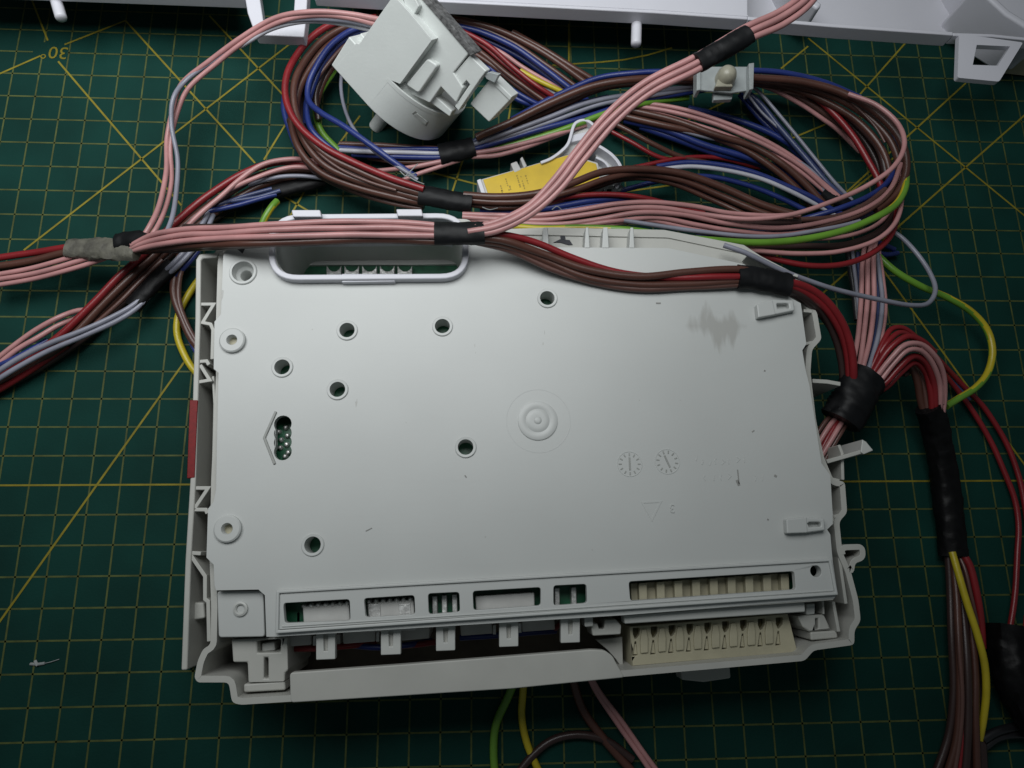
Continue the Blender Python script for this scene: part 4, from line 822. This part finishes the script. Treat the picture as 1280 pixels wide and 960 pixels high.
# fan out of the sensor on its right
hG = thing('wire_fan', U(640, 80, 0), 'fan of brown, blue and red wires spreading out behind the white sensor under the panel', 'wires')
for col, p, r in (
    ('n', [(540, 22, 1.3), (575, 25, 1.3), (620, 36, 1.3), (665, 58, 1.2), (700, 80, 1.1), (735, 105, .9)], .12), ('n', [(545, 25, 1.2), (590, 32, 1.2), (640, 52, 1.1), (685, 83, 1.0), (725, 112, .8)], .10),
    ('n', [(640, 40, 1.0), (680, 62, 1.0), (715, 84, .9), (750, 104, .7)], .12), ('b', [(560, 30, 1.2), (600, 39, 1.2), (640, 57, 1.2), (680, 85, 1.1), (715, 112, .9), (740, 130, .6)], .11),
    ('b', [(585, 40, .8), (640, 66, .8), (690, 100, .7), (720, 125, .5)], .11),
    ('r', [(545, 27, 1.3), (575, 37, 1.3), (610, 56, 1.3), (640, 83, 1.3), (670, 107, 1.2), (700, 127, .9)], .095), ('r', [(560, 34, 1.1), (600, 55, 1.1), (630, 80, 1.1), (660, 104, 1.0), (690, 126, .8)], .08),
    ('p', [(600, 52, .9), (630, 68, .9), (650, 82, .9), (680, 100, .8), (705, 115, .6)], .085), ('y', [(650, 88, .9), (675, 102, .9), (700, 114, .8), (720, 124, .6)], .10),
    ('n', [(570, 45, 1.0), (605, 68, 1.0), (640, 97, 1.0), (680, 126, .8)], .10), ('n', [(575, 55, .9), (615, 82, .9), (650, 110, .8), (685, 132, .6)], .10),
    ('d', [(565, 40, .6), (610, 62, .6), (650, 92, .6), (690, 120, .5)], .14), ('d', [(620, 50, .6), (670, 80, .6), (710, 106, .5)], .14),
    ('b', [(580, 52, .8), (605, 76, .8), (630, 104, .8), (660, 124, .7), (690, 138, .5)], .10), ('b', [(600, 78, .6), (625, 108, .6), (650, 126, .6), (675, 134, .4)], .10),
    ('g', [(660, 95, .7), (685, 112, .7), (705, 124, .6)], .08), ('p', [(712, 85, .5), (730, 93, .6), (750, 102, .5)], .08),
    ('r', [(430, 24, .9), (455, 22, 1.0), (480, 22, 1.0)], .12)): W(hG, col, p, r)

# --- H: loom into the right-hand end of the module
hH = thing('wire_harness', U(1080, 430, 0), 'pink and red wires gathered by wide black tape beside the right end wall', 'wire harness')
for col, p, r in (
    ('p', [(1082, 300, 1.2), (1078, 327, 1.4), (1076, 374, 1.6), (1073, 415, 1.9), (1066, 455, 2.2), (1060, 480, 2.2)], .085), ('p', [(1090, 300, 1.3), (1085, 326, 1.5), (1084, 377, 1.7), (1080, 415, 2.0), (1073, 460, 2.3), (1066, 482, 2.3)], .085),
    ('p', [(1095, 298, 1.3), (1092, 322, 1.5), (1093, 377, 1.7), (1089, 415, 2.0), (1080, 455, 2.3), (1073, 480, 2.3)], .088), ('g', [(1096, 310, 1.2), (1100, 343, 1.4), (1103, 374, 1.6), (1098, 418, 2.0), (1087, 458, 2.3), (1078, 482, 2.3)], .08),
    ('p', [(1098, 310, 1.1), (1104, 350, 1.3), (1107, 384, 1.5), (1102, 420, 1.9), (1091, 460, 2.2), (1082, 482, 2.3)], .082), ('m', [(1085, 310, 1.1), (1088, 345, 1.3), (1089, 390, 1.6), (1085, 430, 2.0), (1077, 465, 2.2)], .08),
    ('s', [(1096, 320, 1.1), (1097, 360, 1.3), (1097, 400, 1.6), (1092, 435, 2.0), (1083, 468, 2.2)], .09), ('d', [(1080, 310, 1.0), (1081, 350, 1.2), (1080, 400, 1.5), (1074, 450, 1.9)], .10),
    ('g', [(1066, 312, 1.0), (1068, 335, 1.1), (1071, 360, 1.2), (1074, 400, 1.4)], .07), ('k', [(1060, 310, .9), (1063, 335, 1.0), (1067, 362, 1.1), (1071, 400, 1.2)], .11), ('s', [(1072, 315, 1.0), (1074, 345, 1.1), (1074, 380, 1.2)], .08),
    # arch
    ('p', [(1080, 486, 2.3), (1090, 477, 2.5), (1112, 450, 2.9), (1131, 431, 3.1), (1150, 430, 3.0), (1168, 445, 2.7), (1179, 468, 2.2), (1181, 495, 1.7), (1178, 520, 1.4)], .09),
    ('p', [(1085, 488, 2.3), (1096, 480, 2.5), (1116, 455, 2.8), (1134, 438, 3.0), (1149, 438, 2.9), (1164, 452, 2.6), (1174, 478, 2.1), (1175, 502, 1.7), (1173, 520, 1.4)], .09),
    ('p', [(1150, 434, 2.9), (1166, 448, 2.5), (1177, 475, 2.0), (1178, 505, 1.6)], .075),
    ('r', [(1088, 490, 2.2), (1105, 480, 2.4), (1122, 461, 2.6), (1141, 445, 2.7), (1156, 452, 2.5), (1167, 480, 2.0), (1169, 508, 1.6), (1170, 525, 1.4)], .115),
    ('r', [(1092, 492, 2.1), (1108, 483, 2.2), (1126, 465, 2.4), (1143, 453, 2.4), (1157, 465, 2.1), (1163, 490, 1.8), (1165, 515, 1.5)], .11),
    ('r', [(1082, 480, 2.3), (1094, 463, 2.5), (1112, 437, 2.8), (1135, 421, 2.9), (1152, 426, 2.8), (1168, 440, 2.4)], .11),
    ('r', [(1080, 476, 2.2), (1094, 450, 2.3), (1104, 428, 2.3), (1114, 412, 2.2), (1127, 410, 2.1), (1143, 420, 1.9), (1164, 440, 1.5), (1185, 462, .9), (1206, 484, .5), (1228, 507, .3), (1245, 532, .25), (1262, 563, .25), (1274, 597, .25), (1282, 640, .25), (1290, 700, .25)], .095),
    ('r', [(1078, 474, 2.1), (1092, 455, 2.2), (1108, 430, 2.4), (1125, 416, 2.3), (1142, 424, 2.0), (1160, 445, 1.4), (1180, 468, .8), (1199, 491, .4), (1220, 520, .3), (1237, 549, .25), (1253, 584, .25), (1268, 622, .25), (1273, 655, .25), (1272, 690, .25), (1269, 738, .4), (1260, 800, .6)], .095),
    ('s', [(1165, 450, 1.2), (1185, 472, .7), (1200, 487, .4), (1212, 500, .3)], .07),
    ('n', [(1120, 470, 1.8), (1137, 456, 1.9), (1147, 475, 1.7), (1151, 500, 1.4), (1158, 525, 1.2)], .13), ('d', [(1125, 466, 1.4), (1140, 458, 1.5), (1152, 480, 1.4), (1158, 510, 1.2), (1162, 530, 1.1)], .16), ('m', [(1130, 468, 1.6), (1145, 462, 1.7), (1156, 485, 1.6), (1160, 512, 1.4)], .10),
    # into the module
    ('p', [(1058, 520, 2.2), (1048, 535, 2.3), (1038, 552, 2.3), (1026, 572, 2.2)], .085), ('r', [(1054, 518, 2.2), (1042, 535, 2.2), (1032, 552, 2.2), (1022, 570, 2.1)], .09), ('p', [(1052, 516, 2.1), (1038, 530, 2.2), (1028, 545, 2.2), (1018, 562, 2.1)], .085),
    ('m', [(1062, 524, 2.1), (1052, 540, 2.2), (1042, 556, 2.2), (1030, 575, 2.1)], .08), ('m', [(1048, 512, 2.0), (1034, 525, 2.1), (1022, 542, 2.1)], .08), ('d', [(1055, 520, 1.6), (1040, 540, 1.6), (1025, 562, 1.6)], .16)): W(hH, col, p, r)
tape(hH, [(1082, 473, 2.3), (1072, 488, 2.4), (1064, 506, 2.4), (1051, 527, 2.3)], .70, .8, wraps=2, rag=.14)
# --- wrapped cable at far right
hI = thing('sleeved_cable', U(1180, 600, 0), 'thick cable wrapped in black sleeve running to the lower right with its wires fanning out', 'cable')
tape(hI, [(1160, 508, 1.45), (1168, 530, 1.1), (1174, 560, .8), (1181, 600, .6), (1186, 640, .55), (1192, 695, .5)], .48, .85, 'tube', 'sleeve', wraps=9, rag=.12)
for col, p, r in (
    ('y', [(1190, 690, .8), (1197, 715, .9), (1208, 752, 1.0), (1222, 795, 1.0), (1231, 830, .9), (1233, 865, .8), (1230, 895, .6), (1224, 925, .4)], .115), ('r', [(1200, 688, .7), (1211, 705, .8), (1219, 735, .8), (1226, 775, .7), (1228, 810, .6)], .12),
    ('m', [(1196, 690, .6), (1206, 712, .8), (1214, 745, .85), (1222, 780, .7)], .06), ('n', [(1190, 690, .6), (1195, 740, .7), (1198, 790, .8), (1200, 850, .8), (1196, 920, .7), (1180, 980, .5)], .12),
    ('d', [(1185, 690, .5), (1188, 740, .5), (1190, 800, .6), (1192, 870, .6), (1186, 920, .5), (1165, 980, .4)], .13), ('d', [(1195, 690, .5), (1203, 760, .6), (1209, 830, .8), (1210, 900, .8), (1205, 980, .7)], .13),
    ('n', [(1198, 690, .5), (1212, 770, .6), (1219, 840, .7), (1219, 900, .7), (1222, 980, .6)], .12), ('d', [(1188, 700, .3), (1198, 780, .3), (1204, 860, .3), (1210, 980, .3)], .2), ('d', [(1195, 720, .3), (1212, 800, .3), (1222, 870, .3), (1228, 980, .3)], .18),
    ('m', [(1197, 760, .8), (1199, 810, .9), (1203, 870, .9), (1200, 920, .8), (1190, 980, .7)], .07), ('r', [(1206, 870, .6), (1203, 920, .7), (1196, 980, .6)], .09)): W(hI, col, p, r)
# --- black boot at the right edge
hJ = thing('black_boot', U(1275, 850, 0), 'black rubber sleeve with red wires at the lower right edge of the photo', 'sleeve')
tape(hJ, [(1259, 782, .6), (1262, 815, .7), (1270, 850, .8), (1290, 895, .8), (1330, 930, .7)], .62, .9, 'tube', 'boot', wraps=3, rag=.15)
W(hJ, 'r', [(1284, 770, .9), (1282, 800, 1.0), (1285, 830, .9)], .095)
W(hJ, 'k', [(1228, 925, .4), (1245, 915, .4), (1275, 908, .3), (1310, 905, .3)], .14); W(hJ, 'k', [(1230, 935, .3), (1250, 922, .3), (1310, 918, .3)], .12)
# --- loose loops near the right
hK = thing('earth_wire', U(1220, 420, 0), 'thick green and yellow earth wire curving over the mat at right', 'wire')
W(hK, 'E', [(1085, 305, 1.0), (1098, 320, 1.1), (1118, 338, 1.2), (1150, 357, 1.2), (1185, 372, 1.1), (1215, 391, 1.0), (1235, 415, .9), (1241, 440, .9), (1235, 465, .9), (1220, 484, 1.0), (1200, 497, 1.1), (1183, 508, 1.2)], .125, ph=.38, tw=.016)
hL = thing('grey_wire', U(1100, 375, 0), 'single thin grey wire making a slack loop at the right corner of the control unit', 'wire')
W(hL, 'g', [(905, 306, 4.2), (930, 315, 4.25), (975, 337, 4.1), (1020, 354, 3.7), (1065, 367, 3.3), (1105, 376, 3.0), (1140, 382, 2.6), (1160, 379, 2.3), (1169, 362, 2.0), (1162, 340, 1.8), (1145, 315, 1.6), (1125, 295, 1.5), (1108, 285, 1.3)], .085)
W(hL, 'b', [(1090, 300, .5), (1105, 306, .4), (1118, 312, .3)], .1); W(hL, 'b', [(1095, 315, .4), (1108, 318, .35), (1122, 316, .3)], .1)
# --- leads that come out below the module
hM = thing('lead_bundle', U(680, 900, 0), 'green, yellow and pink leads coming out below the control unit at the bottom edge', 'wires')
W(hM, 'e', [(645, 845, .4), (635, 870, .25), (620, 905, .15), (617, 940, .15), (622, 1000, .15)], .13)
W(hM, 'y', [(655, 845, .4), (653, 870, .25), (652, 895, .15), (659, 930, .15), (680, 980, .15)], .12)
W(hM, 'p', [(735, 845, .5), (745, 865, .4), (772, 905, .3), (800, 945, .25), (830, 990, .25)], .085); W(hM, 'p', [(738, 845, .5), (750, 866, .4), (780, 905, .3), (808, 945, .25), (840, 990, .25)], .085)
W(hM, 'n', [(715, 845, .3), (728, 885, .2), (752, 920, .2), (790, 965, .2)], .14); W(hM, 'd', [(640, 975, .2), (665, 945, .2), (690, 925, .2), (720, 918, .2), (755, 925, .2), (790, 950, .2)], .13)
pcl = thing('spare_connector', U(890, 847, 0), 'small grey connector peeping out under the front edge of the control unit', 'connector')
prism('shell', [(850, 830), (912, 826), (914, 848), (880, 853), (852, 850)], .7, .02, M['cream2'], pcl, bevel=.06)

# ================================================================== nylon cable clip
cl = thing('cable_clip', U(905, 100, 0), 'translucent white nylon cable clip on the loom below the panel', 'cable clip')
prism('clip_plate', [(873, 86), (890, 83), (938, 83), (941, 112), (914, 116), (872, 112)], 2.45, 2.35, M['clip'], cl, bevel=.03)
prism('clip_wall', [(936, 79), (943, 78), (942, 111), (937, 112)], 2.75, 2.15, M['clip'], cl, bevel=.03)
prism('clip_wall', [(871, 85), (876, 84), (876, 112), (871, 113)], 2.6, 2.15, M['clip'], cl, bevel=.03)
prism('clip_tongue', [(892, 113), (917, 113), (915, 124), (892, 125)], 2.2, 2.0, M['clip'], cl, bevel=.03)
pl = lathe('clip_plug', (905, 101), [(.36, 2.44), (.37, 2.6), (.35, 2.8), (.28, 2.97), (.17, 3.06), (.06, 3.09), (.001, 3.09)], M['clip2'], cl, n=28, z=2.44)
prism('plug_leg', [(894, 108), (899, 94), (911, 94), (917, 108)], 2.72, 2.45, M['clip2'], pl, bevel=.05)
